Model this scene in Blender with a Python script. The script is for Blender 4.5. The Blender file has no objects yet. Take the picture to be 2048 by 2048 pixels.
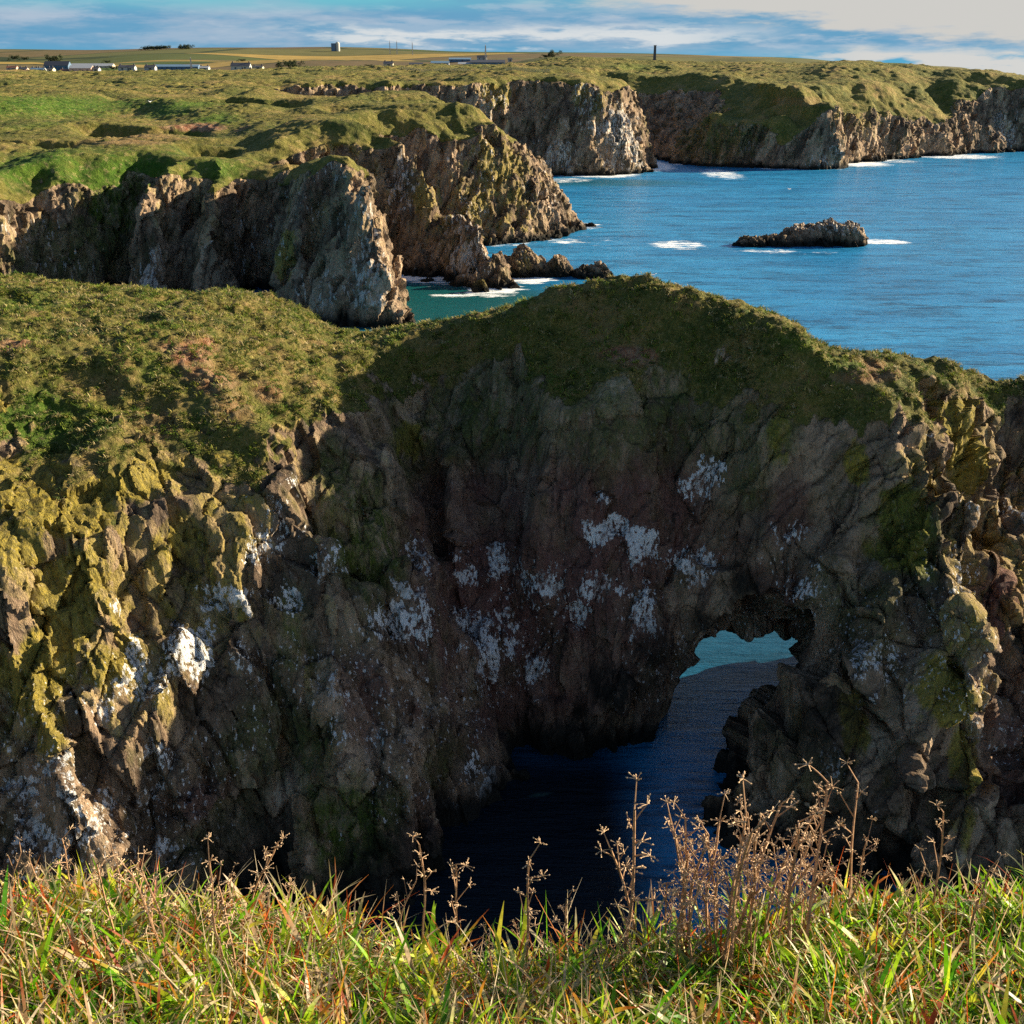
import bpy, math, random
import numpy as np
from math import radians, tan, atan, sin, cos, pi
F32 = np.float32
# ------------------------------------------------------------------ camera, sky, sun, exposure
HC, PITCH, FPX = 35.0, radians(21.5), 1098.0
scene = bpy.context.scene
cam_d = bpy.data.cameras.new("camera"); cam = bpy.data.objects.new("camera", cam_d)
scene.collection.objects.link(cam); scene.camera = cam
cam_d.sensor_width = 36; cam_d.lens = 36 * FPX / 1024; cam_d.clip_start = 0.05; cam_d.clip_end = 60000
cam.location = (0, 0, HC); cam.rotation_euler = (pi / 2 - PITCH, 0, 0)
SUN_EL, SUN_AZ = radians(19.5), radians(21)      # azimuth measured from +X towards +Y
sun_vec = (cos(SUN_EL) * cos(SUN_AZ), cos(SUN_EL) * sin(SUN_AZ), sin(SUN_EL))
sl = bpy.data.lights.new("sun", 'SUN'); sl.energy = 5.0; sl.angle = radians(0.5); sl.color = (1.0, 0.84, 0.60)
so = bpy.data.objects.new("sun", sl); scene.collection.objects.link(so)
from mathutils import Vector
so.rotation_euler = Vector(sun_vec).to_track_quat('Z', 'Y').to_euler()
scene.view_settings.view_transform = 'Standard'; scene.view_settings.look = 'None'
scene.view_settings.gamma = 1.0; scene.view_settings.exposure = 1.55
scene.cycles.max_bounces = 6; scene.cycles.diffuse_bounces = 2; scene.cycles.glossy_bounces = 2
scene.cycles.transmission_bounces = 2; scene.cycles.transparent_max_bounces = 4
try:
    scene.cycles.use_denoising = False; scene.cycles.sample_clamp_direct = 1.6; scene.cycles.sample_clamp_indirect = 1.0
except Exception: pass

def build_world():
    w = bpy.data.worlds.new("World"); scene.world = w; w.use_nodes = True
    nt = w.node_tree; nt.nodes.clear(); N, L = nt.nodes.new, nt.links.new
    out = N('ShaderNodeOutputWorld'); bg = N('ShaderNodeBackground'); bg.inputs[1].default_value = 0.05
    sky = N('ShaderNodeTexSky'); sky.sky_type = 'NISHITA'; sky.sun_disc = False
    sky.sun_elevation = SUN_EL; sky.sun_rotation = pi / 2 - SUN_AZ; sky.air_density = 1.0; sky.dust_density = 0.6; sky.ozone_density = 2.5
    tc = N('ShaderNodeTexCoord'); sep = N('ShaderNodeSeparateXYZ'); L(tc.outputs['Generated'], sep.inputs[0])
    def M(op, a, b=None, c=None, clamp=False):
        n = N('ShaderNodeMath'); n.operation = op; n.use_clamp = clamp
        for i, v in enumerate((a, b, c)):
            if v is None: continue
            if isinstance(v, (int, float)): n.inputs[i].default_value = v
            else: L(v, n.inputs[i])
        return n.outputs[0]
    az = M('ARCTAN2', sep.outputs[0], sep.outputs[1])      # 0 straight ahead (+Y), + to the right
    el = M('SUBTRACT', M('ARCSINE', sep.outputs[2]), .0125)
    comb = N('ShaderNodeCombineXYZ'); L(M('MULTIPLY', az, 7.0), comb.inputs[0]); L(M('MULTIPLY', el, 42.0), comb.inputs[1])
    def noise(scale, det, rough, off):
        mp = N('ShaderNodeMapping'); mp.inputs['Location'].default_value = off; L(comb.outputs[0], mp.inputs[0])
        n = N('ShaderNodeTexNoise'); n.inputs['Scale'].default_value = scale; n.inputs['Detail'].default_value = det
        n.inputs['Roughness'].default_value = rough; L(mp.outputs[0], n.inputs[0]); return n.outputs[0]
    def mix(f, a, b):
        m = N('ShaderNodeMix'); m.data_type = 'RGBA'
        L(f, m.inputs[0])
        for s, v in ((m.inputs[6], a), (m.inputs[7], b)):
            if isinstance(v, tuple): s.default_value = (*v, 1)
            else: L(v, s)
        return m.outputs[2]
    def sm(x, a, b):
        n = N('ShaderNodeMapRange'); n.interpolation_type = 'SMOOTHSTEP'; L(x, n.inputs[0])
        n.inputs[1].default_value = a; n.inputs[2].default_value = b; return n.outputs[0]
    K = 1 / 0.05 / 2 ** 1.55
    n1 = noise(0.9, 8, .6, (3.1, 1.7, 0)); n2 = noise(2.2, 8, .62, (9.3, 4.2, 2)); n3 = noise(0.5, 6, .55, (1.0, 7.9, 5))
    # clear strip and cloud deck colours
    sc = lambda r, g, b: (r * K, g * K, b * K)
    deg = pi / 180
    # layer 1: thin slate blue stratus over pale blue
    base = mix(sm(n1, .42, .60), sc(.14, .36, .56), sc(.34, .47, .61)); base = mix(M('MULTIPLY', sm(n2, .5, .66), .5), base, sc(.50, .58, .68))
    base = mix(sm(el, 0.9 * deg, 0.1 * deg), base, sc(.10, .40, .62))
    # turquoise gap near the top left
    gap = M('MULTIPLY', M('MULTIPLY', sm(el, 1.9 * deg, 3.0 * deg), sm(az, 14 * deg, -2 * deg)), sm(n3, .62, .38))
    base = mix(gap, base, sc(.17, .55, .64))
    # white cumulus streak
    c0 = M('ADD', el, M('MULTIPLY', M('SUBTRACT', n2, .5), 2.2 * deg))
    band = M('MULTIPLY', sm(c0, 0.75 * deg, 1.2 * deg), sm(c0, 1.9 * deg, 1.45 * deg))
    band = M('MULTIPLY', band, sm(M('ADD', az, M('MULTIPLY', n1, 6 * deg)), -11 * deg, -4 * deg))
    band = M('MULTIPLY', band, sm(az, 15 * deg, 7 * deg)); band = M('MULTIPLY', band, sm(n2, .34, .56))
    base = mix(band, base, sc(.68, .72, .74))
    # large pale grey cloud sheet at the upper right with ragged blue lower edge
    t = M('SUBTRACT', M('ADD', el, M('MULTIPLY', M('SUBTRACT', n2, .5), 2.4 * deg)), M('MULTIPLY', M('SUBTRACT', 16 * deg, az), .10))
    sheet = M('MULTIPLY', sm(t, 1.15 * deg, 1.75 * deg), sm(az, -2 * deg, 9 * deg))
    base = mix(sheet, base, sc(.62, .61, .58))
    t2 = M('ADD', el, M('MULTIPLY', M('SUBTRACT', n1, .5), 1.9 * deg))
    low = M('MULTIPLY', M('MULTIPLY', sm(t2, .75 * deg, .35 * deg), sm(az, 9 * deg, 17 * deg)), sm(n2, .38, .55))
    base = mix(low, base, sc(.66, .66, .64))
    # blend cloud deck with the physical sky higher up
    fin = mix(sm(el, 5 * deg, 16 * deg), base, sky.outputs[0])
    L(fin, bg.inputs[0]); L(bg.outputs[0], out.inputs[0])
build_world()

# ------------------------------------------------------------------ numpy helpers
CP, SP = cos(PITCH), sin(PITCH)
def ray(px, py, full=1932.0):
    """direction of the view ray through photo pixel, y component normalised to 1"""
    s = 1024.0 / full; X = (px * s - 512) / FPX; Y = -(py * s - 512) / FPX
    d = np.array([X, CP + Y * SP, -SP + Y * CP]); return d / d[1]
def at_y(px, py, y):
    d = ray(px, py); return np.array([d[0] * y, y, HC + d[2] * y])
def at_z(px, py, z):
    d = ray(px, py); y = (z - HC) / d[2]; return np.array([d[0] * y, y, z])
_OLD = radians(22.3)
def ymap(y):
    y = np.asarray(y, float); a = np.arctan(HC / np.clip(y, 1, 480)) - _OLD + PITCH; return np.where(y <= 480, HC / np.tan(a), HC / np.tan(np.arctan(HC / 480) - _OLD + PITCH) + (y - 480) * 1.3)
def W(x, y):
    """plan survey coordinates -> world plan coordinates"""
    if y <= 5: return (x, y)
    yy = float(ymap(y)); return (x * (yy * CP + HC * SP) / (y * cos(_OLD) + HC * sin(_OLD)), yy)
def h32(ix, iy, iz, seed):
    with np.errstate(over='ignore'):
        h = (ix.astype(np.int32).astype(np.uint32) * np.uint32(0x9E3779B1)) ^ (iy.astype(np.int32).astype(np.uint32) * np.uint32(0x85EBCA77)) ^ \
            (iz.astype(np.int32).astype(np.uint32) * np.uint32(0xC2B2AE3D)) ^ np.uint32((seed * 0x27D4EB2F) & 0xffffffff)
        h ^= h >> np.uint32(15); h *= np.uint32(0x2C1B3C6D); h ^= h >> np.uint32(12); h *= np.uint32(0x297A2D39); h ^= h >> np.uint32(15)
    return h
def r01(h): return (h & np.uint32(0xffffff)).astype(F32) / F32(16777216)
def vn(x, y, z, seed=0):
    x = np.asarray(x, F32); y = np.asarray(y, F32); z = np.asarray(z, F32)
    x, y, z = np.broadcast_arrays(x, y, z)
    ix = np.floor(x); iy = np.floor(y); iz = np.floor(z)
    fx = x - ix; fy = y - iy; fz = z - iz
    ix = ix.astype(np.int32); iy = iy.astype(np.int32); iz = iz.astype(np.int32)
    fx = fx * fx * (3 - 2 * fx); fy = fy * fy * (3 - 2 * fy); fz = fz * fz * (3 - 2 * fz)
    o = None
    for a in (0, 1):
        for b in (0, 1):
            for c in (0, 1):
                w = (fx if a else 1 - fx) * (fy if b else 1 - fy) * (fz if c else 1 - fz)
                v = w * r01(h32(ix + a, iy + b, iz + c, seed)); o = v if o is None else o + v
    return o * 2 - 1
def fbm(x, y, z, oct=4, seed=0, gain=.5):
    s = 0; a = 1; t = 0
    for i in range(oct):
        s = s + a * vn(x * 2.03 ** i + 11.3 * i, y * 2.03 ** i + 5.1 * i, z * 2.03 ** i, seed + i * 7); t += a; a *= gain
    return s / t
def worley(x, y, z, seed=0, jit=.9):
    """nearest cell: random numbers of the cell, offset to its centre, F1, F2"""
    ix = np.floor(x).astype(np.int32); iy = np.floor(y).astype(np.int32); iz = np.floor(z).astype(np.int32)
    n = x.shape[0]; b1 = np.full(n, 1e9, F32); b2 = np.full(n, 1e9, F32)
    bh = np.zeros(n, np.uint32); ox = np.zeros(n, F32); oy = np.zeros(n, F32); oz = np.zeros(n, F32)
    for a in (-1, 0, 1):
        for b in (-1, 0, 1):
            for c in (-1, 0, 1):
                jx, jy, jz = ix + a, iy + b, iz + c
                h = h32(jx, jy, jz, seed)
                rx = (h & np.uint32(1023)).astype(F32) / 1024; ry = ((h >> np.uint32(10)) & np.uint32(1023)).astype(F32) / 1024
                rz = ((h >> np.uint32(20)) & np.uint32(1023)).astype(F32) / 1024
                dx = x - (jx + .5 + (rx - .5) * jit); dy = y - (jy + .5 + (ry - .5) * jit); dz = z - (jz + .5 + (rz - .5) * jit)
                d = dx * dx + dy * dy + dz * dz
                m = d < b1
                b2 = np.where(m, b1, np.minimum(b2, d)); b1 = np.where(m, d, b1)
                bh = np.where(m, h, bh); ox = np.where(m, dx, ox); oy = np.where(m, dy, oy); oz = np.where(m, dz, oz)
    return bh, ox, oy, oz, np.sqrt(b1), np.sqrt(b2)
def sstep(x, a, b):
    t = np.clip((x - a) / (b - a), 0, 1); return t * t * (3 - 2 * t)
def poly_sd(poly, X, Y, attrs=None):
    """signed distance, positive inside the closed polygon; attrs: list of per-vertex values interpolated at the nearest point"""
    P = np.array(poly, float); n = len(P); best = np.full(X.shape, 1e18); ins = np.zeros(X.shape, bool)
    outs = [np.zeros(X.shape) for _ in (attrs or [])]
    for i in range(n):
        x0, y0 = P[i]; x1, y1 = P[(i + 1) % n]; dx, dy = x1 - x0, y1 - y0
        t = np.clip(((X - x0) * dx + (Y - y0) * dy) / (dx * dx + dy * dy + 1e-12), 0, 1)
        d = (X - x0 - t * dx) ** 2 + (Y - y0 - t * dy) ** 2
        m = d < best; best = np.where(m, d, best)
        for k, a in enumerate(attrs or []):
            outs[k] = np.where(m, a[i] + (a[(i + 1) % n] - a[i]) * t, outs[k])
        c = ((y0 > Y) != (y1 > Y)) & (X < (x1 - x0) * (Y - y0) / (y1 - y0 + 1e-12) + x0); ins ^= c
    sd = np.where(ins, 1, -1) * np.sqrt(best)
    return (sd, *outs) if attrs else sd
def smax(a, b, k):
    h = np.clip(.5 + .5 * (a - b) / k, 0, 1); return b * (1 - h) + a * h + k * h * (1 - h)
def nets(F, org, h):
    ins = F < 0
    c = [ins[a:ins.shape[0] - 1 + a, b:ins.shape[1] - 1 + b, d:ins.shape[2] - 1 + d] for a in (0, 1) for b in (0, 1) for d in (0, 1)]
    any_ = c[0].copy(); all_ = c[0].copy()
    for q in c[1:]: any_ |= q; all_ &= q
    act = any_ & ~all_
    I, J, K = np.nonzero(act); vid = np.full(act.shape, -1, np.int32); vid[I, J, K] = np.arange(len(I))
    cv = {(a, b, d): F[I + a, J + b, K + d] for a in (0, 1) for b in (0, 1) for d in (0, 1)}
    S = np.zeros((len(I), 3), F32); cnt = np.zeros(len(I), F32)
    for ax in range(3):
        for a in (0, 1):
            for b in (0, 1):
                o = [a, b]; o.insert(ax, 0); p = [a, b]; p.insert(ax, 1)
                v0 = cv[tuple(o)]; v1 = cv[tuple(p)]; m = (v0 < 0) != (v1 < 0)
                t = np.where(m, v0 / np.where(m, v0 - v1, 1), 0)
                for k in range(3): S[:, k] += np.where(m, (t if k == ax else o[k]), 0)
                cnt += m
    V = (S / cnt[:, None] + np.stack([I, J, K], 1)) * h + np.array(org)
    quads = []
    A, B = ins[:-1, 1:-1, 1:-1], ins[1:, 1:-1, 1:-1]; i, j, k = np.nonzero(A != B); s = A[i, j, k]; j += 1; k += 1
    q = np.stack([vid[i, j - 1, k - 1], vid[i, j, k - 1], vid[i, j, k], vid[i, j - 1, k]], 1); q[~s] = q[~s][:, ::-1]; quads.append(q)
    A, B = ins[1:-1, :-1, 1:-1], ins[1:-1, 1:, 1:-1]; i, j, k = np.nonzero(A != B); s = A[i, j, k]; i += 1; k += 1
    q = np.stack([vid[i - 1, j, k - 1], vid[i - 1, j, k], vid[i, j, k], vid[i, j, k - 1]], 1); q[~s] = q[~s][:, ::-1]; quads.append(q)
    A, B = ins[1:-1, 1:-1, :-1], ins[1:-1, 1:-1, 1:]; i, j, k = np.nonzero(A != B); s = A[i, j, k]; i += 1; j += 1
    q = np.stack([vid[i - 1, j - 1, k], vid[i, j - 1, k], vid[i, j, k], vid[i - 1, j, k]], 1); q[~s] = q[~s][:, ::-1]; quads.append(q)
    return V.astype(F32), np.concatenate(quads)
def subdiv(V, Q):
    n = len(V); E = np.concatenate([np.stack([Q[:, i], Q[:, (i + 1) % 4]], 1) for i in range(4)]); E.sort(1)
    key = E[:, 0].astype(np.int64) * n + E[:, 1]; u, inv = np.unique(key, return_inverse=True)
    a = u // n; b = u % n; M = (V[a] + V[b]) / 2; C = V[Q].mean(1); m = inv.reshape(4, -1).T + n; c = np.arange(len(Q)) + n + len(u)
    NQ = np.concatenate([np.stack([Q[:, i], m[:, i], c, m[:, (i + 3) % 4]], 1) for i in range(4)])
    return np.concatenate([V, M, C]).astype(F32), NQ
def normals(V, Q):
    fn = np.cross(V[Q[:, 2]] - V[Q[:, 0]], V[Q[:, 3]] - V[Q[:, 1]]); N = np.zeros_like(V, dtype=np.float64)
    for i in range(4):
        for k in range(3): N[:, k] += np.bincount(Q[:, i], fn[:, k], len(V))
    return (N / (np.linalg.norm(N, axis=1, keepdims=True) + 1e-9)).astype(F32)
def smooth_field(A, Q, it, n):
    cnt = np.bincount(Q.ravel(), minlength=n).astype(F32)[:, None]
    for _ in range(it):
        m = A[Q].mean(1); B = np.zeros_like(A, dtype=np.float64)
        for i in range(4):
            for k in range(A.shape[1]): B[:, k] += np.bincount(Q[:, i], m[:, k], n)
        A = (B / cnt).astype(F32)
    return A
def mesh_obj(name, V, Q, mat=None, parent=None, attrs=None, smooth=False, kind=None, link=True):
    """V (n,3), Q (m,4) or (m,3) index arrays"""
    V = np.asarray(V, F32); Q = np.asarray(Q, np.int32); me = bpy.data.meshes.new(name); k = Q.shape[1]
    me.vertices.add(len(V)); me.vertices.foreach_set('co', V.ravel())
    me.loops.add(Q.size); me.loops.foreach_set('vertex_index', Q.ravel())
    me.polygons.add(len(Q)); me.polygons.foreach_set('loop_start', np.arange(0, Q.size, k, dtype=np.int32))
    me.polygons.foreach_set('use_smooth', np.full(len(Q), smooth))
    me.update(calc_edges=True)
    for an, arr in (attrs or {}).items():
        if arr.ndim == 1:
            at = me.attributes.new(an, 'FLOAT', 'POINT'); at.data.foreach_set('value', arr.astype(F32))
        else:
            at = me.attributes.new(an, 'FLOAT_COLOR', 'POINT'); c = np.ones((len(V), 4), F32); c[:, :3] = arr; at.data.foreach_set('color', c.ravel())
    if mat: me.materials.append(mat)
    o = bpy.data.objects.new(name, me)
    if link: scene.collection.objects.link(o)
    if parent is not None: o.parent = parent
    if kind: o['kind'] = kind
    return o

# ------------------------------------------------------------------ materials
class NT:
    def __init__(s, name):
        s.m = bpy.data.materials.new(name); s.m.use_nodes = True; s.t = s.m.node_tree; s.t.nodes.clear()
        s.out = s.N('ShaderNodeOutputMaterial'); s.geo = s.N('ShaderNodeNewGeometry'); s.pos = s.geo.outputs['Position']
    def N(s, t): return s.t.nodes.new(t)
    def L(s, a, b): s.t.links.new(a, b)
    def set(s, sock, v):
        if isinstance(v, (int, float)): sock.default_value = v
        elif isinstance(v, tuple): sock.default_value = (*v, 1) if len(v) == 3 and sock.type == 'RGBA' else v
        else: s.L(v, sock)
    def math(s, op, a, b=0.0, clamp=False):
        n = s.N('ShaderNodeMath'); n.operation = op; n.use_clamp = clamp; s.set(n.inputs[0], a); s.set(n.inputs[1], b); return n.outputs[0]
    def mapv(s, scale=(1, 1, 1), rot=(0, 0, 0), src=None):
        n = s.N('ShaderNodeMapping'); s.L(src or s.pos, n.inputs[0]); n.inputs['Scale'].default_value = scale; n.inputs['Rotation'].default_value = rot; return n.outputs[0]
    def noise(s, scale, det=4, rough=.55, vec=None, dist=0.0):
        n = s.N('ShaderNodeTexNoise'); s.L(vec or s.pos, n.inputs[0]); n.inputs['Scale'].default_value = scale
        n.inputs['Detail'].default_value = det; n.inputs['Roughness'].default_value = rough; n.inputs['Distortion'].default_value = dist; return n.outputs[0]
    def vor(s, scale, vec=None, feat='F1', out='Distance', rnd=1.0):
        n = s.N('ShaderNodeTexVoronoi'); n.feature = feat; s.L(vec or s.pos, n.inputs[0]); n.inputs['Scale'].default_value = scale
        n.inputs['Randomness'].default_value = rnd; return n.outputs[out]
    def sm(s, x, a, b, lo=0.0, hi=1.0):
        n = s.N('ShaderNodeMapRange'); n.interpolation_type = 'SMOOTHSTEP'; s.L(x, n.inputs[0])
        for i, v in zip((1, 2, 3, 4), (a, b, lo, hi)): n.inputs[i].default_value = v
        return n.outputs[0]
    def mix(s, f, a, b, bt='MIX'):
        m = s.N('ShaderNodeMix'); m.data_type = 'RGBA'; m.blend_type = bt; s.set(m.inputs[0], f); s.set(m.inputs[6], a); s.set(m.inputs[7], b); return m.outputs[2]
    def ramp(s, x, stops):
        n = s.N('ShaderNodeValToRGB'); s.L(x, n.inputs[0]); e = n.color_ramp.elements
        while len(e) < len(stops): e.new(.5)
        for q, (p, c) in zip(e, stops): q.position = p; q.color = (*c, 1)
        return n.outputs[0]
    def attr(s, name, out='Fac'):
        n = s.N('ShaderNodeAttribute'); n.attribute_name = name; return n.outputs[out]
    def bump(s, h, strength, dist, nrm=None):
        n = s.N('ShaderNodeBump'); s.L(h, n.inputs['Height']); n.inputs['Strength'].default_value = strength; n.inputs['Distance'].default_value = dist
        if nrm: s.L(nrm, n.inputs['Normal'])
        return n.outputs[0]
    def bsdf(s, col, rough=.9, spec=.2, nrm=None, **kw):
        b = s.N('ShaderNodeBsdfPrincipled'); s.set(b.inputs['Base Color'], col); s.set(b.inputs['Roughness'], rough)
        s.set(b.inputs['Specular IOR Level'], spec)
        if nrm: s.L(nrm, b.inputs['Normal'])
        for k, v in kw.items(): s.set(b.inputs[k.replace('_', ' ')], v)
        s.L(b.outputs[0], s.out.inputs[0]); return b

def cliff_material(name, sc, far=False):
    """rock with lichen, guano, algae near the water and turf where 'grass' says so. sc: size of the rock texture in metres"""
    s = NT(name); g = s.attr('grass'); gu = s.attr('guano'); tint = s.attr('tint'); ly = s.attr('lichen'); moss = s.attr('moss'); red = s.attr('red')
    st = s.mapv((1 / sc, 1 / sc, .4 / sc), (0.15, -.2, 0))
    n1 = s.noise(.5, 6, .65, st); n2 = s.noise(2.2, 5, .7, st); n3 = s.noise(7, 4, .7, st)
    rock = s.ramp(s.math('ADD', s.math('MULTIPLY', n1, .6), s.math('MULTIPLY', tint, .4)),
                  [(.22, (.07, .052, .036)), (.40, (.20, .14, .095)), (.54, (.40, .28, .18)), (.70, (.58, .42, .28)), (.88, (.66, .55, .40))])
    rock = s.mix(s.math('MULTIPLY', red, .8), rock, (.17, .078, .062))
    rock = s.mix(s.sm(n2, .52, .75), rock, s.mix(.5, rock, (.26, .235, .19)))
    rock = s.mix(s.math('MULTIPLY', s.sm(s.noise(.8, 5, .7, st), .45, .7), .6), rock, (.085, .085, .025))
    # yellow lichen
    lm = s.math('MULTIPLY', s.sm(s.math('ADD', s.math('MULTIPLY', ly, .75), s.math('MULTIPLY', s.math('ADD', n2, tint), .32)), .56, .82), .9)
    rock = s.mix(lm, rock, s.ramp(n3, [(.3, (.13, .11, .035)), (.55, (.30, .24, .06)), (.75, (.44, .31, .05))] if far else [(.3, (.15, .13, .03)), (.55, (.32, .26, .04)), (.75, (.48, .34, .03))]))
    # moss
    rock = s.mix(s.math('MULTIPLY', moss, s.sm(n2, .25, .6)), rock, s.ramp(n3, [(.3, (.03, .055, .012)), (.7, (.13, .18, .022))]))
    rock = s.mix(s.math('MULTIPLY', red, s.sm(n1, .35, .6, .2, .75)), rock, (.17, .075, .066))
    # dark joints
    n4 = s.noise(5.5, 5, .75, s.mapv((1 / sc, 1 / sc, .45 / sc), (-.3, .35, .2)))
    rock = s.mix(s.sm(n4, .47, .33), rock, s.mix(.65, rock, (.03, .024, .016))); rock = s.mix(s.sm(n4, .56, .72), rock, s.mix(.45, rock, (.62, .52, .42)))
    cr = s.vor(.9, s.mapv((1 / sc, 1 / sc, .35 / sc), (.3, -.25, .2)), 'DISTANCE_TO_EDGE')
    crm = s.math('MULTIPLY', s.sm(cr, .045, .0), s.sm(s.noise(.6, 3, .5, st), .4, .6))
    rock = s.mix(s.math('MULTIPLY', crm, .55), rock, (.025, .02, .018))
    # guano: fine speckle and dribbles
    gv = s.mapv((2.2, 2.2, 1.05), (.12, -.15, 0)) if not far else s.mapv((.6, .6, .15), (.2, -.3, 0))
    sp = s.noise(2.6, 4, .75, gv); cl = s.vor(2.3, gv)
    gm = s.sm(s.math('ADD', s.math('MULTIPLY', gu, .25), s.math('SUBTRACT', sp, s.math('MULTIPLY', cl, .22))), .555, .59)
    gm = s.math('MULTIPLY', gm, s.sm(s.noise(.9, 4, .7, s.mapv((1, 1, .6))), .30, .48) if not far else .75)
    rock = s.mix(s.math('MULTIPLY', gm, s.sm(gu, .02, .2)), rock, (.84, .84, .82) if not far else (.70, .66, .60))
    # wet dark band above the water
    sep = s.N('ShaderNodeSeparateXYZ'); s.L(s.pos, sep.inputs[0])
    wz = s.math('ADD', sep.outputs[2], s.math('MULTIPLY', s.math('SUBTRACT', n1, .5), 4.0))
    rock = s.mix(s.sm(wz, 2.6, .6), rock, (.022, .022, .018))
    rock = s.mix(s.math('MULTIPLY', s.attr('algae_shade'), s.sm(n2, .2, .55)), rock, (.016, .017, .014))  # dark algae, plus shade painted onto the cave lip and arch face
    # turf
    if far:
        t1 = s.noise(.04, 5, .65); t2 = s.noise(.22, 6, .7); t3 = s.noise(.9, 6, .75)
    else:
        t1 = s.noise(.35, 4, .6); t2 = s.noise(1.7, 5, .7); t3 = s.noise(6, 4, .75)
    turf = s.ramp(s.math('ADD', s.math('MULTIPLY', t1, .55), s.math('MULTIPLY', t2, .45)),
                  [(.30, (.028, .042, .010)), (.42, (.085, .10, .022)), (.52, (.165, .15, .035)), (.62, (.27, .19, .07)), (.78, (.20, .12, .055))])
    turf = s.mix(s.attr('lush'), turf, s.ramp(t2, [(.3, (.03, .09, .008)), (.6, (.085, .15, .015)), (.8, (.17, .21, .03))]))
    turf = s.mix(s.sm(t3, .52, .7), turf, s.mix(.7, turf, (.36, .28, .13)))
    turf = s.mix(s.sm(t3, .48, .3), turf, s.mix(.75, turf, (.016, .03, .006)))
    gg = s.sm(s.math('ADD', g, s.math('MULTIPLY', s.math('SUBTRACT', n2, .5), 1.5)), .40, .60)
    soil = s.mix(s.sm(n2, .4, .6), (.28, .12, .065), (.40, .25, .15))
    turf = s.mix(s.attr('soil'), turf, soil)
    col = s.mix(gg, rock, turf)
    hr = s.math('ADD', s.math('ADD', s.math('MULTIPLY', n2, .6), s.math('MULTIPLY', n4, .45)), s.math('ADD', s.math('MULTIPLY', n3, .35), s.math('MULTIPLY', s.math('MINIMUM', cr, .15), 1.5)))
    hg = s.math('ADD', s.math('MULTIPLY', t2, .6), s.math('MULTIPLY', t3, .5))
    mh = s.N('ShaderNodeMix'); s.L(gg, mh.inputs[0]); s.L(hr, mh.inputs[2]); s.L(hg, mh.inputs[3])
    s.bsdf(col, .92, .15, s.bump(mh.outputs[0], 1.0, .7 * sc if not far else 1.9))
    return s.m
M_near = cliff_material("cliff_rock", 1.0)
M_far = cliff_material("coast_rock", 3.2, True)

def water_material():
    s = NT("sea_water"); foam = s.attr('foam'); sh = s.attr('shallow')
    w1 = s.noise(.35, 4, .6, s.mapv((.7, 1.6, 1), (0, 0, .15))); w2 = s.noise(1.7, 5, .65, s.mapv((.6, 1.5, 1), (0, 0, -.1))); w3 = s.noise(.045, 4, .55, s.mapv((.5, 1.6, 1)))
    w4 = s.noise(1.1, 6, .75, s.mapv((.25, 1.8, 1))); w5 = s.noise(.16, 7, .72, s.mapv((.35, 1.5, 1), (0, 0, .05))); h = s.math('ADD', s.math('MULTIPLY', w1, 1.0), s.math('ADD', s.math('MULTIPLY', w4, .9), s.math('ADD', s.math('MULTIPLY', w3, 2.2), s.math('MULTIPLY', w5, 2.6))))
    col = s.mix(s.sm(w3, .35, .65), (.018, .21, .45), (.032, .29, .57))
    col = s.mix(s.sm(s.math('ADD', s.math('MULTIPLY', w4, .5), s.math('MULTIPLY', w5, .5)), .54, .40), col, (.003, .07, .16)); col = s.mix(sh, col, (.006, .085, .09)); col = s.mix(s.attr('water_shade'), col, (.001, .006, .012))
    fn = s.noise(.55, 7, .75, s.mapv((.35, 1.2, 1))); 
    fm = s.sm(s.math('ADD', s.math('MULTIPLY', foam, .42), s.math('MULTIPLY', fn, .95)), .85, .95)
    fm = s.math('MULTIPLY', fm, s.sm(foam, .02, .15))
    col = s.mix(fm, col, (.82, .85, .86))
    r = s.math('ADD', .22, s.math('MULTIPLY', fm, .6))
    s.bsdf(col, r, .5, s.bump(h, .5, .5), IOR=1.33)
    return s.m
M_water = water_material()

def simple(name, col, rough=.8, spec=.3, var=.15, scale=3.0, bumpd=0.0):
    s = NT(name); n = s.noise(scale, 4, .6); dark = tuple(c * (1 - var * 2) for c in col); lite = tuple(min(1, c * (1 + var)) for c in col)
    c = s.ramp(n, [(.3, dark), (.7, lite)])
    s.bsdf(c, rough, spec, s.bump(n, .5, bumpd) if bumpd else None); return s.m
def leaf_mat(name, rough=.55, trans=.35):
    s = NT(name); c = s.attr('col', 'Color'); n = s.noise(60, 2, .5)
    c2 = s.mix(s.sm(n, .35, .7), s.mix(.35, c, (.0, .0, .0)), c)
    b = s.N('ShaderNodeBsdfPrincipled'); s.L(c2, b.inputs['Base Color']); b.inputs['Roughness'].default_value = rough; b.inputs['Specular IOR Level'].default_value = .35
    t = s.N('ShaderNodeBsdfTranslucent'); s.L(c2, t.inputs[0]); m = s.N('ShaderNodeMixShader'); m.inputs[0].default_value = trans
    s.L(b.outputs[0], m.inputs[1]); s.L(t.outputs[0], m.inputs[2]); s.L(m.outputs[0], s.out.inputs[0]); return s.m
M_leaf = leaf_mat("grass_blade", .42, .5); M_tuft = leaf_mat("tussock_blade", .8, .2)

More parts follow.
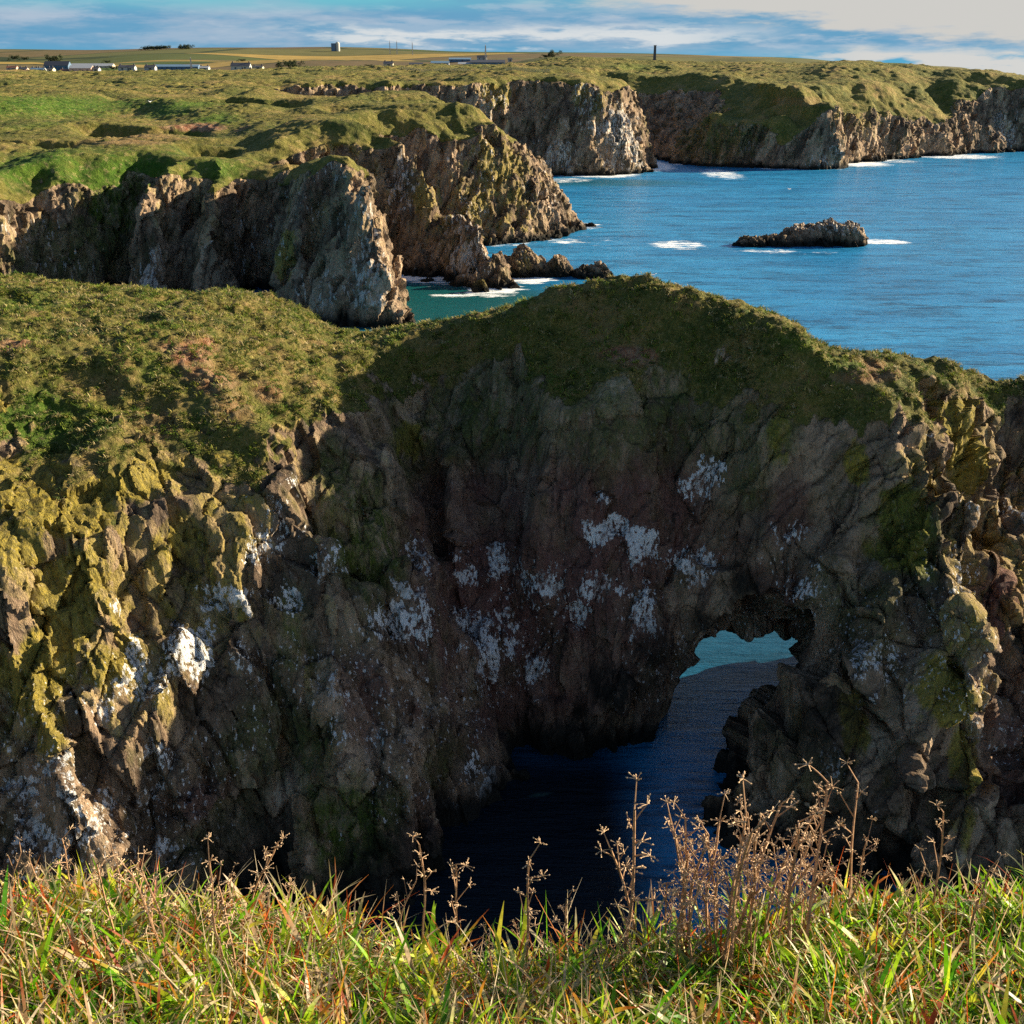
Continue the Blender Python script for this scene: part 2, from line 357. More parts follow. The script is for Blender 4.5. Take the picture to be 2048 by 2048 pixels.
# ------------------------------------------------------------------ near cliff ring (the pot) with its arch
POT = [(-34, 4), (-31, 18), (-24, 29), (-15, 36), (-8, 38.5), (-3.5, 40), (-2.5, 45), (-1, 50), (3, 50), (8, 48.6), (10.2, 46.6), (11.6, 43), (15, 40.5), (20, 38.6), (26, 37.5), (40, 33), (60, 20), (60, 4)]
SEA_IN = [(-95, -10), (-95, 70), (-75, 92), (-50, 86), (-38, 76), (-25, 72), (-14, 73), (-5, 68), (2, 63), (9, 61), (19, 60.5), (25, 62), (30.5, 60), (29.5, 54), (27.8, 47), (26.5, 41), (27, 30), (30, 20), (40, -10)]
POTW = [(-34, 4), (-31, 18), (-24, 29), (-15, 36), (-8, 38.5), (-3.5, 40), (-2.5, 45), (-1, 50), (3, 50), (8, 48.6), (12, 47.4), (16, 46.2), (19.5, 45.2), (21.5, 45.8), (23.4, 50), (27, 53.5), (34, 55), (60, 40), (60, 4)]
POTW = [W(*q) for q in POTW]; POT = [W(*q) for q in POT]; SEA_IN = [W(*q) for q in SEA_IN]; DY = 1.5
ridge_px = [(-120, 520), (0, 530), (130, 535), (250, 545), (380, 540), (450, 555), (520, 580), (590, 620), (640, 627), (740, 617), (850, 590), (950, 565), (1060, 540), (1130, 525),
            (1220, 525), (1290, 540), (1400, 575), (1480, 612), (1530, 655), (1600, 672), (1700, 675), (1780, 690), (1860, 728), (1932, 710), (2060, 700)]
def crest_y(px): return np.interp(px, [0, 400, 590, 800, 1200, 1500, 1780, 1860, 1932], [63, 62, 60, 59, 58, 57, 56, 57, 58]) + 1.5
_r = np.array([at_y(a, b, crest_y(a)) for a, b in ridge_px]); RX, RZ = _r[:, 0], _r[:, 2]
# matched sections of the tunnel: its mouth on the pot side and its far end on the sea side
_u = lambda lst: np.array([at_y(a, b, y)[[0, 2]] for a, b, y in lst])
ARCH_F = _u([(870, 1720, 49.5), (1000, 1470, 50), (1170, 1262, 51), (1280, 1150, 51.8), (1380, 1105, 52), (1450, 1085, 52), (1525, 1115, 51.8), (1530, 1190, 51.5), (1400, 1400, 50), (1335, 1570, 49)])
ARCH_E = _u([(1272, 1345, 60.5), (1275, 1290, 60.5), (1280, 1240, 60.5), (1288, 1205, 60.5), (1350, 1175, 60.5), (1440, 1180, 60.5), (1500, 1160, 60.5), (1545, 1185, 60.5), (1550, 1240, 60.5), (1550, 1340, 60.5)])
def near_top(X, Y):
    t = np.interp(X.ravel(), RX, RZ).reshape(X.shape)
    yc = np.interp(X.ravel(), RX, _r[:, 1]).reshape(X.shape)
    t = t + np.interp(X, [-26, -11, -3.4, 0, 4.8, 12.5], [-.65, -1.0, -.85, -.6, -.1, .2]) + .25 * vn(X * .5, Y * .5, 0 * X, 5) - .05 * np.maximum(0, Y - yc) ** 1.3
    return t
def near_F(x0, x1, y0, y1, z0, z1, h):
    xs = np.arange(x0, x1, h); ys = np.arange(y0, y1, h); zs = np.arange(z0, z1, h)
    X, Y = np.meshgrid(xs, ys, indexing='ij')
    wx = X + 1.3 * vn(X * .22, Y * .22, 0 * X, 1) + .5 * vn(X * .7, Y * .7, 0 * X, 2); wy = Y + 1.3 * vn(X * .22, Y * .22, 0 * X, 3)
    dp = -poly_sd(POTW, wx, wy); dleg = -poly_sd(POT, wx, wy); ds = poly_sd(SEA_IN, wx, wy)
    top = near_top(X, Y)
    zg = np.interp(X, [-30, -20, -11, -8, 0, 14, 20, 24, 30], [16.5, 17.5, 17.5, 19.0, 18.8, 18.6, 18.8, 18.2, 18]) + 1.0 * vn(X * .3, Y * .3, 0 * X, 4)
    kr = np.interp(X, [-22, -12, -4, 2, 9, 12, 14, 16, 19.5, 21, 24, 27], [.42, .40, .48, .24, .22, .23, .24, .24, .22, .20, .20, .20])
    kg = np.interp(X, [-25, -13, -8, 0, 14, 18, 24], [1.55, 1.4, .9, .55, .5, .5, .5])
    Z = zs[None, None, :]
    P = kr[..., None] * Z + np.maximum(0, Z - zg[..., None]) * (kg - kr)[..., None]
    kl = np.interp(X, [9, 12, 16, 21, 23.5, 26], [.36, .50, .60, .64, 1.05, 1.15])[..., None]; fl = kl * Z + np.maximum(0, Z - 12.5 - 1.5 * vn(X * .25, Y * .25, 0 * X, 6)[..., None]) * 1.6 - dleg[..., None] + 60 * np.maximum(0, 9.5 - X)[..., None]
    f = P - dp[..., None]; f = -smax(-f, -fl, .8); f = f.astype(F32)
    fo = (.11 * Z + .5 * np.maximum(0, Z - (top[..., None] - 1.2)) - ds[..., None]).astype(F32)
    f = smax(f, fo, F32(.8)); f = smax(f, (Z - top[..., None]).astype(F32), F32(1.4)).astype(F32)
    band = np.abs(f) < 3.0; I, J, K = np.nonzero(band); px, py, pz = xs[I].astype(F32), ys[J].astype(F32), zs[K].astype(F32)
    rk = sstep(zg[I, J] - .5 - pz, -1.5, 3.5).astype(F32)
    lean = np.interp(px, [-15, 5, 20], [.25, 0, -.35]).astype(F32); qx = px + lean * (pz - 10)
    n = 1.5 * (1 - np.abs(fbm(qx * .23, py * .23, pz * .07, 2, 21)) * 2.4) * .8 + .55 * vn(qx * .75, py * .75, pz * .2, 33) + .35 * vn(px * .8, py * .8, pz * .9, 44)
    f[I, J, K] -= (n * np.interp(px, [-16, -7], [.6, 1]).astype(F32) * (rk * .95 + .12) + .3 * (1 - rk) * fbm(px * .6, py * .6, pz * .6, 2, 55)).astype(F32)
    # arch
    XX, ZZ = np.meshgrid(xs, zs, indexing='ij')
    wob = .35 * vn(XX * .6, ZZ * .6, 0 * XX, 61) + .18 * vn(XX * 1.7, ZZ * 1.7, 0 * XX, 62)
    cut = np.full(f.shape, -9, F32); k0 = 46.0
    for j, yv in enumerate(ys):
        if yv < k0: continue
        t = float(np.clip((yv - 50.5) / 9.5, 0, 1)); S = ARCH_F * (1 - t) + ARCH_E * t; tl = float(np.clip((yv - 50.3) / 3.2, 0, 1)); S[:4] = ARCH_F[:4] * (1 - tl) + ARCH_E[:4] * tl; S[:4, 0] -= (.9 + .20 * max(0, 60 - yv)) * tl; S[4, 0] -= .4 * t
        P_ = [(S[0, 0] - .3, -5)] + [tuple(q) for q in S] + [(S[-1, 0] + .2, -5)]
        cut[:, j, :] = poly_sd(P_, XX + wob, ZZ + wob)
    cut = cut + .3 * vn(xs[:, None, None] * .7, ys[None, :, None] * .7, zs[None, None, :] * .7, 63)
    f = np.maximum(f, cut.astype(F32))
    return f, (xs, ys, zs, zg)
def rock_disp(V, N, k, lean, seed, amp=1.0):
    """slab-like facets at three sizes; returns displacement along the normal and a per-block tint"""
    x, y, z = V.T; qx = x + lean * z
    x1, y1, z1 = qx / (1.35 * k), y / (1.9 * k), z / (5.2 * k)
    w = .25 * vn(x / k, y / k, z / k * .6, seed + 9)
    h, ox, oy, oz, f1, f2 = worley((x1 + w).astype(F32), (y1 + w).astype(F32), z1.astype(F32), seed)
    r = lambda hh, s: r01(h32(hh, hh, hh, s)) - .5
    d = .75 * k * (r(h, 1) * .9 + ox * r(h, 2) * 1.6 + oy * r(h, 3) * 1.6 + oz * r(h, 4) * 2.2) - .10 * k * sstep(.10 - (f2 - f1), 0, .10)
    t1 = r(h, 5)
    h, ox, oy, oz, f1, f2 = worley((qx / (.5 * k) + w).astype(F32), (y / (.75 * k) - w).astype(F32), ((z - .3 * x) / (1.9 * k)).astype(F32), seed + 3)
    d += .34 * k * (r(h, 1) * .9 + ox * r(h, 2) * 1.4 + oy * r(h, 3) * 1.4 + oz * r(h, 4) * 1.9) - .05 * k * sstep(.12 - (f2 - f1), 0, .12)
    t2 = r(h, 5)
    d += .12 * k * fbm(x * 2.2 / k, y * 2.2 / k, z * 1.1 / k, 3, seed + 5)
    return d * amp, np.clip(.5 + .75 * t1 + .5 * t2, 0, 1)

def project(V):
    d = V - np.array([0, 0, HC], F32); f = d[:, 1] * CP - d[:, 2] * SP; u = d[:, 1] * SP + d[:, 2] * CP
    k = 1932.0 / 1024; return (512 + d[:, 0] / f * FPX) * k, (512 - u / f * FPX) * k, f
class Picker:
    """finds the surface point of a mesh that a photo pixel shows"""
    def __init__(s, V, N):
        px, py, f = project(V); view = (V - np.array([0, 0, HC])); m = ((view * N).sum(1) < 0) & (f > 1)
        s.V, s.px, s.py, s.f = V[m], px[m], py[m], f[m]
    def at(s, x, y, r=9):
        m = (abs(s.px - x) < r) & (abs(s.py - y) < r)
        if not m.any(): return None
        i = np.nonzero(m)[0]; j = i[np.argmin(s.f[i])]; return s.V[j], s.f[j]
def spots(V, pk, lst, asp=1.0, soft=.55, rag=.25, sc=1.0):
    out = np.zeros(len(V), F32)
    wn = rag * 2.2 * fbm(V[:, 0] * 1.1 * sc, V[:, 1] * 1.1 * sc, V[:, 2] * .8 * sc, 3, 777)
    for x, y, rx, ry, st in lst:
        p = pk.at(x, y)
        if p is None: continue
        c, f = p; k = 1024 / 1932 * f / FPX; a, b = rx * k, ry * k * 1.1
        d = np.sqrt(((V[:, 0] - c[0]) ** 2 + (V[:, 1] - c[1]) ** 2 * .35) / a ** 2 + (V[:, 2] - c[2]) ** 2 / b ** 2)
        out = np.maximum(out, st * (1 - sstep(d + wn, soft, 1.25)))
    return out

def build_near():
    h = .22; f, (xs, ys, zs, zg) = near_F(-44, 38, 20, 84, -2.2, 28.5, h)
    V, Q = nets(f, (xs[0], ys[0], zs[0]), h); N = normals(V, Q)
    # only the part the camera can meet gets the finer mesh
    px, py, dep = project(V); vis = (px > -160) & (px < 2100) & (((V - np.array([0, 0, HC])) * N).sum(1) < 6)
    qv = vis[Q].any(1)
    V2, Q2 = subdiv(V, Q[qv]); used = np.zeros(len(V2), bool); used[Q2] = True; rem = np.cumsum(used) - 1; V2 = V2[used]; Q2 = rem[Q2]
    used = np.zeros(len(V), bool); used[Q[~qv]] = True; rem = np.cumsum(used) - 1; V3 = V[used]; Q3 = rem[Q[~qv]]
    for nm, V, Q, fine in (('cliff', V2, Q2, True), ('cliff_back', V3, Q3, False)):
        N = normals(V, Q); Ns = smooth_field(N, Q, 6, len(V)); Ns /= np.linalg.norm(Ns, axis=1, keepdims=True) + 1e-6
        ix = np.clip(((V[:, 0] - xs[0]) / h).astype(int), 0, len(xs) - 1); iy = np.clip(((V[:, 1] - ys[0]) / h).astype(int), 0, len(ys) - 1)
        zgv = zg[ix, iy]
        n1 = fbm(V[:, 0] * .35, V[:, 1] * .35, V[:, 2] * .35, 3, 71)
        zgv = zgv + np.interp(V[:, 0], [-20, -14, -6, 0, 6, 22], [3.0, 1.8, .6, .6, 1.5, 1.5]); n1 = n1 + .9 * fbm(V[:, 0] * 1.1, V[:, 1] * 1.1, V[:, 2] * .6, 2, 72); g = sstep(V[:, 2] - zgv + 1.9 * n1 + 3.0 * (Ns[:, 2] - .45), -1.2, 1.3)
        g = np.maximum(g, sstep(V[:, 2] - zgv + 1.2 * n1, 1.2, 2.4) * sstep(Ns[:, 2], -.1, .25))
        lean = np.interp(V[:, 0], [-15, 5, 20], [.25, 0, -.45]).astype(F32)
        d, tint = rock_disp(V, Ns, 1.0, lean, 101)
        x, y, z = V.T
        # calmer rock on the arch wall, strong blocks on the sunlit left cliff and the right hand slabs
        amp = np.interp(x, [-22, -12, -6, 4, 15, 19, 30], [.85, .85, .7, .6, .75, 1.1, 1.1]).astype(F32)
        _, _, _, _, b1, _ = worley((x * 1.05).astype(F32), (y * 1.05).astype(F32), (z * 1.05).astype(F32), 83); _, _, _, _, b2, _ = worley((x * 2.3).astype(F32), (y * 2.3).astype(F32), (z * 2.3).astype(F32), 84)
        hump = .30 * fbm(x * .5, y * .5, z * .5, 2, 81) + .30 * (.45 - b1 ** 1.5) + .20 * (.4 - b2)
        ly_ = np.where(x > 0, 1, -1) * 1.0; h2, ox, oy, oz, f1, f2 = worley(((x + np.where(x > 0, .5, -.5) * z) / 2.3).astype(F32), (y / 3.6).astype(F32), (z / 9.0).astype(F32), 140)
        rr = lambda q: r01(h32(h2, h2, h2, q)) - .5
        big = 1.45 * (rr(1) * .8 + ox * rr(2) * 2.0 + oy * rr(3) * 1.6 + oz * rr(4) * 2.2) - .25 * sstep(.10 - (f2 - f1), 0, .10)
        wb = np.maximum(sstep(x, 10.5, 13.5) * (1 - sstep(z, 11, 16)), .8 * (1 - sstep(x, -15, -11)) * (1 - sstep(z, 14, 18)))
        dd = (d * amp * (1 - .3 * wb * (x > 0)) + big * wb * np.interp(x, [0, 12], [.75, 1.15])) * (1 - g) + hump * g
        V = V + Ns * dd[:, None]
        N = normals(V, Q); pk = Picker(V, N)
        if fine:
            gu = spots(V, pk, GUANO, soft=.15, rag=.75); moss = spots(V, pk, MOSS); ly = spots(V, pk, LICHEN, soft=.4); red = spots(V, pk, RED, soft=.3); alg_shade = spots(V, pk, ALGAE_SHADE, soft=.3); soil = spots(V, pk, SOIL, soft=.5); lush = spots(V, pk, LUSH, soft=.3)
        else:
            gu = moss = alg_shade = red = soil = lush = np.zeros(len(V), F32); ly = gu + .3
        ly = np.maximum(ly, np.interp(x, [-11, -5, 17, 20], [.45, .15, .15, .42]) * sstep(V[:, 2], 5, 12)); gu = np.maximum(gu, .22 * sstep(V[:, 2], 1, 4) * sstep(V[:, 2], 15, 10) * (fbm(x * .2, y * .2, z * .2, 2, 91) > 0))
        o = mesh_obj(nm if fine else 'cliff', V, Q, M_near, attrs=dict(grass=g, guano=gu, tint=tint, lichen=ly, moss=moss, red=red, algae_shade=alg_shade, soil=soil, lush=lush), smooth=True, kind='structure')
        try: o.data.set_sharp_from_angle(angle=radians(24))
        except Exception: pass
        if fine: res = (V, N, Q, g, pk)
    return res
# (photo x, y, radius x, radius y, strength) of stains, growth and painted shade that the photo shows on the near cliff
GUANO = [(1150, 1000, 50, 28, 1), (1230, 1040, 45, 40, 1), (1310, 1090, 50, 35, .9), (970, 1060, 50, 35, .95), (890, 1085, 28, 22, .9), (1030, 1110, 40, 28, .9), (1130, 1120, 35, 25, .9), (1085, 1150, 25, 35, .8),
         (1200, 1160, 60, 40, .9), (885, 1180, 40, 25, .9), (930, 1245, 60, 40, 1), (1010, 1265, 35, 25, .9), (870, 1230, 30, 25, .8), (915, 1300, 40, 25, .7), (1320, 920, 30, 45, .8), (1280, 930, 14, 20, .8), (1350, 890, 12, 18, .8),
         (1490, 1090, 40, 30, .85), (1500, 1010, 40, 20, .6), (1450, 1010, 14, 22, .6), (800, 1045, 25, 35, .7), (850, 1030, 18, 25, .7), (1140, 950, 16, 10, .7), (810, 1150, 25, 30, .8), (740, 1160, 60, 50, .95), (790, 1210, 45, 30, .8),
         (620, 1070, 40, 45, .6), (520, 1010, 70, 60, .7), (460, 1130, 90, 35, 1), (540, 1130, 40, 50, .7), (370, 1220, 120, 35, .95), (280, 1270, 90, 50, .8), (210, 1320, 50, 40, .5), (470, 1230, 50, 40, .6), (375, 1385, 35, 14, .8), (300, 1440, 60, 25, .8),
         (310, 1500, 40, 30, .6), (60, 1500, 70, 70, .9), (210, 1530, 30, 40, .7), (140, 1420, 18, 30, .8), (290, 1595, 26, 18, 1), (130, 1590, 50, 50, .7), (890, 1440, 55, 30, .9), (920, 1490, 25, 45, .85), (850, 1550, 60, 30, .8), (640, 1440, 25, 70, .6),
         (620, 1290, 22, 50, .8), (720, 1380, 50, 80, .45), (1640, 1270, 70, 45, .7), (1560, 1440, 25, 60, .5), (1820, 1090, 45, 90, .6), (1850, 950, 40, 60, .5), (1760, 800, 12, 30, .8), (1780, 1200, 60, 40, .6), (1900, 960, 20, 30, .6), (230, 1140, 14, 30, .6)]
MOSS = [(900, 780, 160, 70, .7), (1150, 810, 170, 80, .6), (1350, 810, 120, 80, .6), (1250, 735, 220, 40, .7), (950, 720, 150, 40, .6), (700, 1030, 80, 130, .95), (640, 900, 60, 80, .7), (660, 1560, 100, 110, 1), (590, 1420, 60, 90, .6), (820, 1450, 60, 60, .5), (780, 850, 100, 60, .6), (1400, 930, 50, 70, .6), (1480, 830, 40, 60, .6), (1700, 1000, 70, 90, .75), (560, 1200, 40, 120, .6),
        (500, 1420, 90, 90, .5), (1600, 1150, 90, 70, .5), (420, 1560, 80, 60, .5), (1500, 1450, 90, 110, .35), (1240, 870, 60, 40, .5)]
LICHEN = [(60, 900, 90, 80, 1), (50, 1010, 60, 60, .95), (100, 960, 60, 60, .9), (260, 900, 100, 40, .8), (160, 950, 60, 60, .8), (430, 830, 60, 40, .7), (350, 1030, 60, 90, .6), (60, 1300, 80, 110, .9), (130, 1130, 70, 110, .8), (1820, 850, 70, 130, 1), (1700, 970, 60, 60, .85), (1690, 1040, 60, 50, .8),
          (1620, 880, 30, 50, .9), (1480, 820, 30, 60, .6), (1620, 1370, 40, 90, .75), (1790, 1300, 70, 70, .8), (1820, 1420, 40, 90, .7), (780, 840, 60, 40, .6), (200, 1250, 80, 60, .6), (1780, 1530, 60, 60, .5), (90, 1380, 60, 60, .6)]
RED = [(1000, 1120, 280, 220, .95), (1150, 1000, 260, 170, .9), (850, 980, 150, 100, .6), (1480, 960, 60, 70, .7), (1900, 1120, 60, 120, 1), (1900, 1420, 100, 160, .55), (1000, 1330, 180, 70, .7), (800, 1560, 80, 80, .6), (700, 1330, 60, 120, .6), (380, 1520, 80, 40, .5), (1450, 1110, 60, 60, .6)]
SOIL = [(380, 650, 60, 22, 1), (410, 700, 60, 30, .7), (450, 760, 50, 30, .5), (1180, 662, 55, 14, 1), (500, 730, 35, 20, .6), (1650, 700, 100, 12, .6), (1800, 760, 60, 40, .4), (20, 640, 30, 20, .8), (300, 800, 60, 30, .35)]
ALGAE_SHADE = [(1080, 1430, 130, 90, 1), (1180, 1320, 90, 60, .95), (980, 1560, 90, 90, 1), (1240, 1240, 60, 50, .8), (900, 1660, 70, 70, .9), (1400, 1120, 60, 40, .9), (1560, 1350, 90, 120, .75), (1450, 1520, 90, 90, .8), (1600, 1560, 80, 80, .6), (450, 1600, 120, 80, .6), (760, 1620, 90, 70, .8), (1600, 1200, 50, 50, .5), (600, 1180, 30, 90, .6), (1330, 1180, 60, 30, .8), (1020, 1400, 60, 40, .7)]
LUSH = [(60, 790, 90, 60, .95), (180, 800, 60, 40, .6), (300, 690, 30, 25, .7), (380, 770, 60, 30, .6), (60, 560, 90, 20, .7), (500, 760, 60, 30, .4), (1590, 685, 50, 18, .7), (1500, 650, 60, 18, .6)]
near_res = build_near()

# ------------------------------------------------------------------ coast beyond: plan of the land and its heights
LAND = [(-420, 135, .3, 3, 1), (-110, 150, .3, 3, 1), (-84, 157, .25, 3, 1.1), (-75, 163, .2, 3, 1.1), (-71, 177, .2, 4, 1), (-62, 185, .2, 5, 1), (-59, 173, .2, 4, 1), (-56, 172, .2, 3, 1), (-52, 180, .2, 3, 1), (-47, 172, .2, 3, 1), (-44, 183, .16, 2, 1),
        (-38, 184, .16, 2, 1), (-35, 162, .3, 2, 1), (-31, 158, .32, 2, 1), (-28, 161, .3, 2, 1), (-23, 156, .34, 2, 1.1), (-17.2, 158, .32, 2, 1.2), (-18, 172, .26, 2, 1), (-23, 187, .2, 2, 1), (-34, 190, .2, 2, 1), (-40, 195, .2, 3, 1), (-32, 201, .3, 3, 1), (-22, 199, .4, 3, 1), (-15, 193, .7, 4, 1.3), (-8, 185, .75, 4, 1.4), (-3, 183, .75, 4, 1.4), (0, 188, .7, 4, 1.4), (-6, 200, .6, 4, 1.2),
        (-14, 212, .5, 4, 1), (-22, 223, .45, 4, 1), (-26, 229, .4, 4, 1), (-20, 232, .45, 5, 1.1), (-9, 231, .55, 5, 1.2), (0, 233, .6, 5, 1.3), (6, 236, .6, 6, 1.4), (12, 246, .68, 6, 1.5), (15, 257, .72, 6, 1.5), (12, 266, .72, 4, 1.3), (5, 280, .6, 4, 1.2), (-3, 300, .5, 3, 1), (-14, 320, .4, 3, 1), (-32, 331, .4, 3, 1), (-64, 337, .4, 3, 1), (-76, 346, .35, 3, 1), (-66, 357, .3, 2, 1), (-42, 362, .3, 2, 1),
        (-14, 369, .3, 2, 1), (0, 378, .3, 2, 1), (7, 380, .35, 2, 1), (18, 379, .4, 2, 1), (30, 378, .4, 2, 1), (41, 387, .36, 3, 1.2), (47, 397, .34, 3, 1.3), (49, 408, .34, 3, 1.3), (46, 425, .3, 3, 1.2), (34, 448, .6, 5, 1.3), (30, 478, 1.0, 6, 1.5), (42, 478, 1.5, 8, 1.8),
        (53, 455, 1.7, 10, 1.8), (58, 438, 1.5, 12, 2), (64, 423, .8, 17, 2.2), (71, 414, .3, 20, 2.5), (82, 409, .16, 21, 2.6), (95, 405, .14, 19, 2.6), (105, 404, .2, 17, 2.6), (114, 404, .3, 13, 2.3), (119, 415, .25, 11, 2.2), (124, 427, .2, 11, 2.2), (136, 436, .25, 13, 2.2),
        (150, 445, .4, 14, 2.0), (165, 460, .5, 15, 1.8), (178, 468, .6, 14, 1.7), (195, 478, .7, 13, 1.6), (212, 484, .7, 8, 1.6), (226, 486, .4, 4, 1.4), (240, 500, .5, 4, 1.3), (252, 535, .6, 4, 1.3), (270, 590, .6, 4, 1), (420, 700, .6, 4, 1), (800, 1000, .6, 4, 1), (3000, 2600, .6, 4, 1),
        (9000, 14000, .6, 4, 1), (-14000, 14000, .6, 4, 1), (-14000, 135, .6, 4, 1)]
LP = [W(a, b) for a, b, *_ in LAND]; LK = [q[2] for q in LAND]; LG = [q[3] for q in LAND]; LKG = [q[4] for q in LAND]
CTRL = [(-150, 330, 166), (30, 330, 168), (200, 302, 182), (430, 322, 174), (500, 318, 178), (600, 299, 180), (690, 306, 178), (560, 225, 212), (640, 232, 206), (740, 228, 210), (800, 205, 225), (900, 200, 240), (970, 212, 244), (1000, 250, 252), (1010, 200, 300),
        (0, 182, 300), (400, 182, 300), (-150, 185, 300), (200, 232, 240), (0, 252, 216), (200, 262, 212), (430, 270, 198), (560, 190, 290), (700, 155, 390), (800, 158, 380), (450, 165, 345), (100, 165, 345), (930, 140, 392), (1060, 140, 400), (1180, 148, 405), (1130, 133, 450), (1000, 128, 520),
        (1260, 146, 470), (1450, 158, 452), (1560, 160, 440), (1640, 158, 455), (1740, 165, 485), (1300, 138, 500), (1480, 122, 620), (1600, 115, 560), (1720, 119, 545), (1830, 129, 530), (1885, 138, 520), (1932, 151, 512), (2050, 170, 500), (1260, 122, 700), (1885, 141, 800), (1932, 154, 800), (2050, 172, 800), (1830, 132, 800), (1932, 156, 1500), (1830, 133, 1500), (2050, 165, 1500), (1760, 125, 900),
 (1110, 105, 800), (1140, 101.5, 800), (1175, 101, 800), (1205, 103.5, 800), (1235, 110, 800), (1265, 113, 820), (1330, 110, 800), (1400, 110.5, 800), (1440, 112, 800), (1170, 121, 740), (1320, 121, 740),
        (1130, 119, 800), (1350, 121, 700), (0, 138, 700), (400, 135, 700), (700, 128, 700), (900, 126, 700), (-200, 140, 700), (0, 122, 1300), (640, 116, 1300), (1000, 113, 1200), (1250, 113, 1300), (1450, 116, 1000),
        (-300, 105, 3000), (0, 104.5, 3000), (400, 102.5, 3000), (640, 98.5, 3000), (800, 103, 3000), (1000, 107, 2600), (1150, 107, 2600), (1250, 110, 2600), (1450, 113, 2600), (1700, 119, 2600), (1760, 127, 2600), (1830, 134, 2600), (1885, 145, 2600), (1932, 158, 2600), (2050, 166, 2600), (1830, 134, 5000), (1932, 158, 5000), (2050, 166, 5000), (1700, 121, 5000), (1000, 110, 5000), (0, 108, 5000)]
CTRL = [(a, b, float(ymap(c))) for a, b, c in CTRL]; SCARP_Y = lambda y: float(ymap(y))
_c = np.array([at_y(*q) for q in CTRL]); CQ = np.stack([_c[:, 0] / _c[:, 1] * 3.2, np.log(_c[:, 1])], 1); CZ = _c[:, 2]
# small scarps and hollows that face the camera: (px0, px1, distance, drop, length of the hollow)
SCARP = [(130, 372, 236, 3.6, 20), (-40, 170, 214, 2.6, 16), (330, 425, 203, 3.6, 18), (325, 566, 300, 6.0, 28), (600, 692, 262, 2.5, 16), (900, 1000, 0, 0, 1), (250, 520, 420, 2.0, 30), (0, 150, 350, 2.0, 25), (820, 900, 420, 5, 20), (1240, 1700, 640, 5.0, 30), (1560, 1600, 470, 2.5, 14), (1650, 1700, 500, 3, 14),
         (1100, 1250, 560, 2, 40), (640, 760, 560, 2.0, 40)]
def land_top(X, Y):
    q0 = X / np.maximum(Y, 1) * 3.2; q1 = np.log(np.maximum(Y, 1)); S = np.zeros(X.shape); W = np.zeros(X.shape)
    for i in range(len(CZ)):
        d = (q0 - CQ[i, 0]) ** 2 + (q1 - CQ[i, 1]) ** 2; w = 1 / (d * d + 2e-5); S += w * CZ[i]; W += w
    t = S / W
    nf = np.interp(Y, [150, 700, 1800], [1, 1, 0]); Zr = 0 * X
    t = t + nf * (.9 * vn(X / 26, Y / 26, Zr, 201) + .7 * vn(X / 9, Y / 12, Zr, 202) - 1.5 * np.interp(Y, [170, 220, 500, 700], [0, 1, 1, .4]) * np.maximum(0, .35 - np.abs(vn(X / 34, Y / 22, Zr, 203))) / .35)
    for a, b, yy, dr, ln in SCARP:
        if dr == 0: continue
        yy = SCARP_Y(yy)
        px, _, _ = (X / np.maximum(Y, 1), 0, 0)
        xa, xb = ray(a, 130)[0], ray(b, 130)[0]
        yw = yy + 3.0 * vn(X / 9, Y / 30, Zr, 207) + 1.2 * vn(X / 3, Y / 30, Zr, 208); s_ = yy / 230
        win = sstep(px, xa - .012, xa + .015) * (1 - sstep(px, xb - .015, xb + .012))
        t = t - dr * win * sstep(yw + 1.6 * s_ - Y, 0, 3.2 * s_) * (1 - sstep(yw - 2 - Y, 0, ln))
    return t
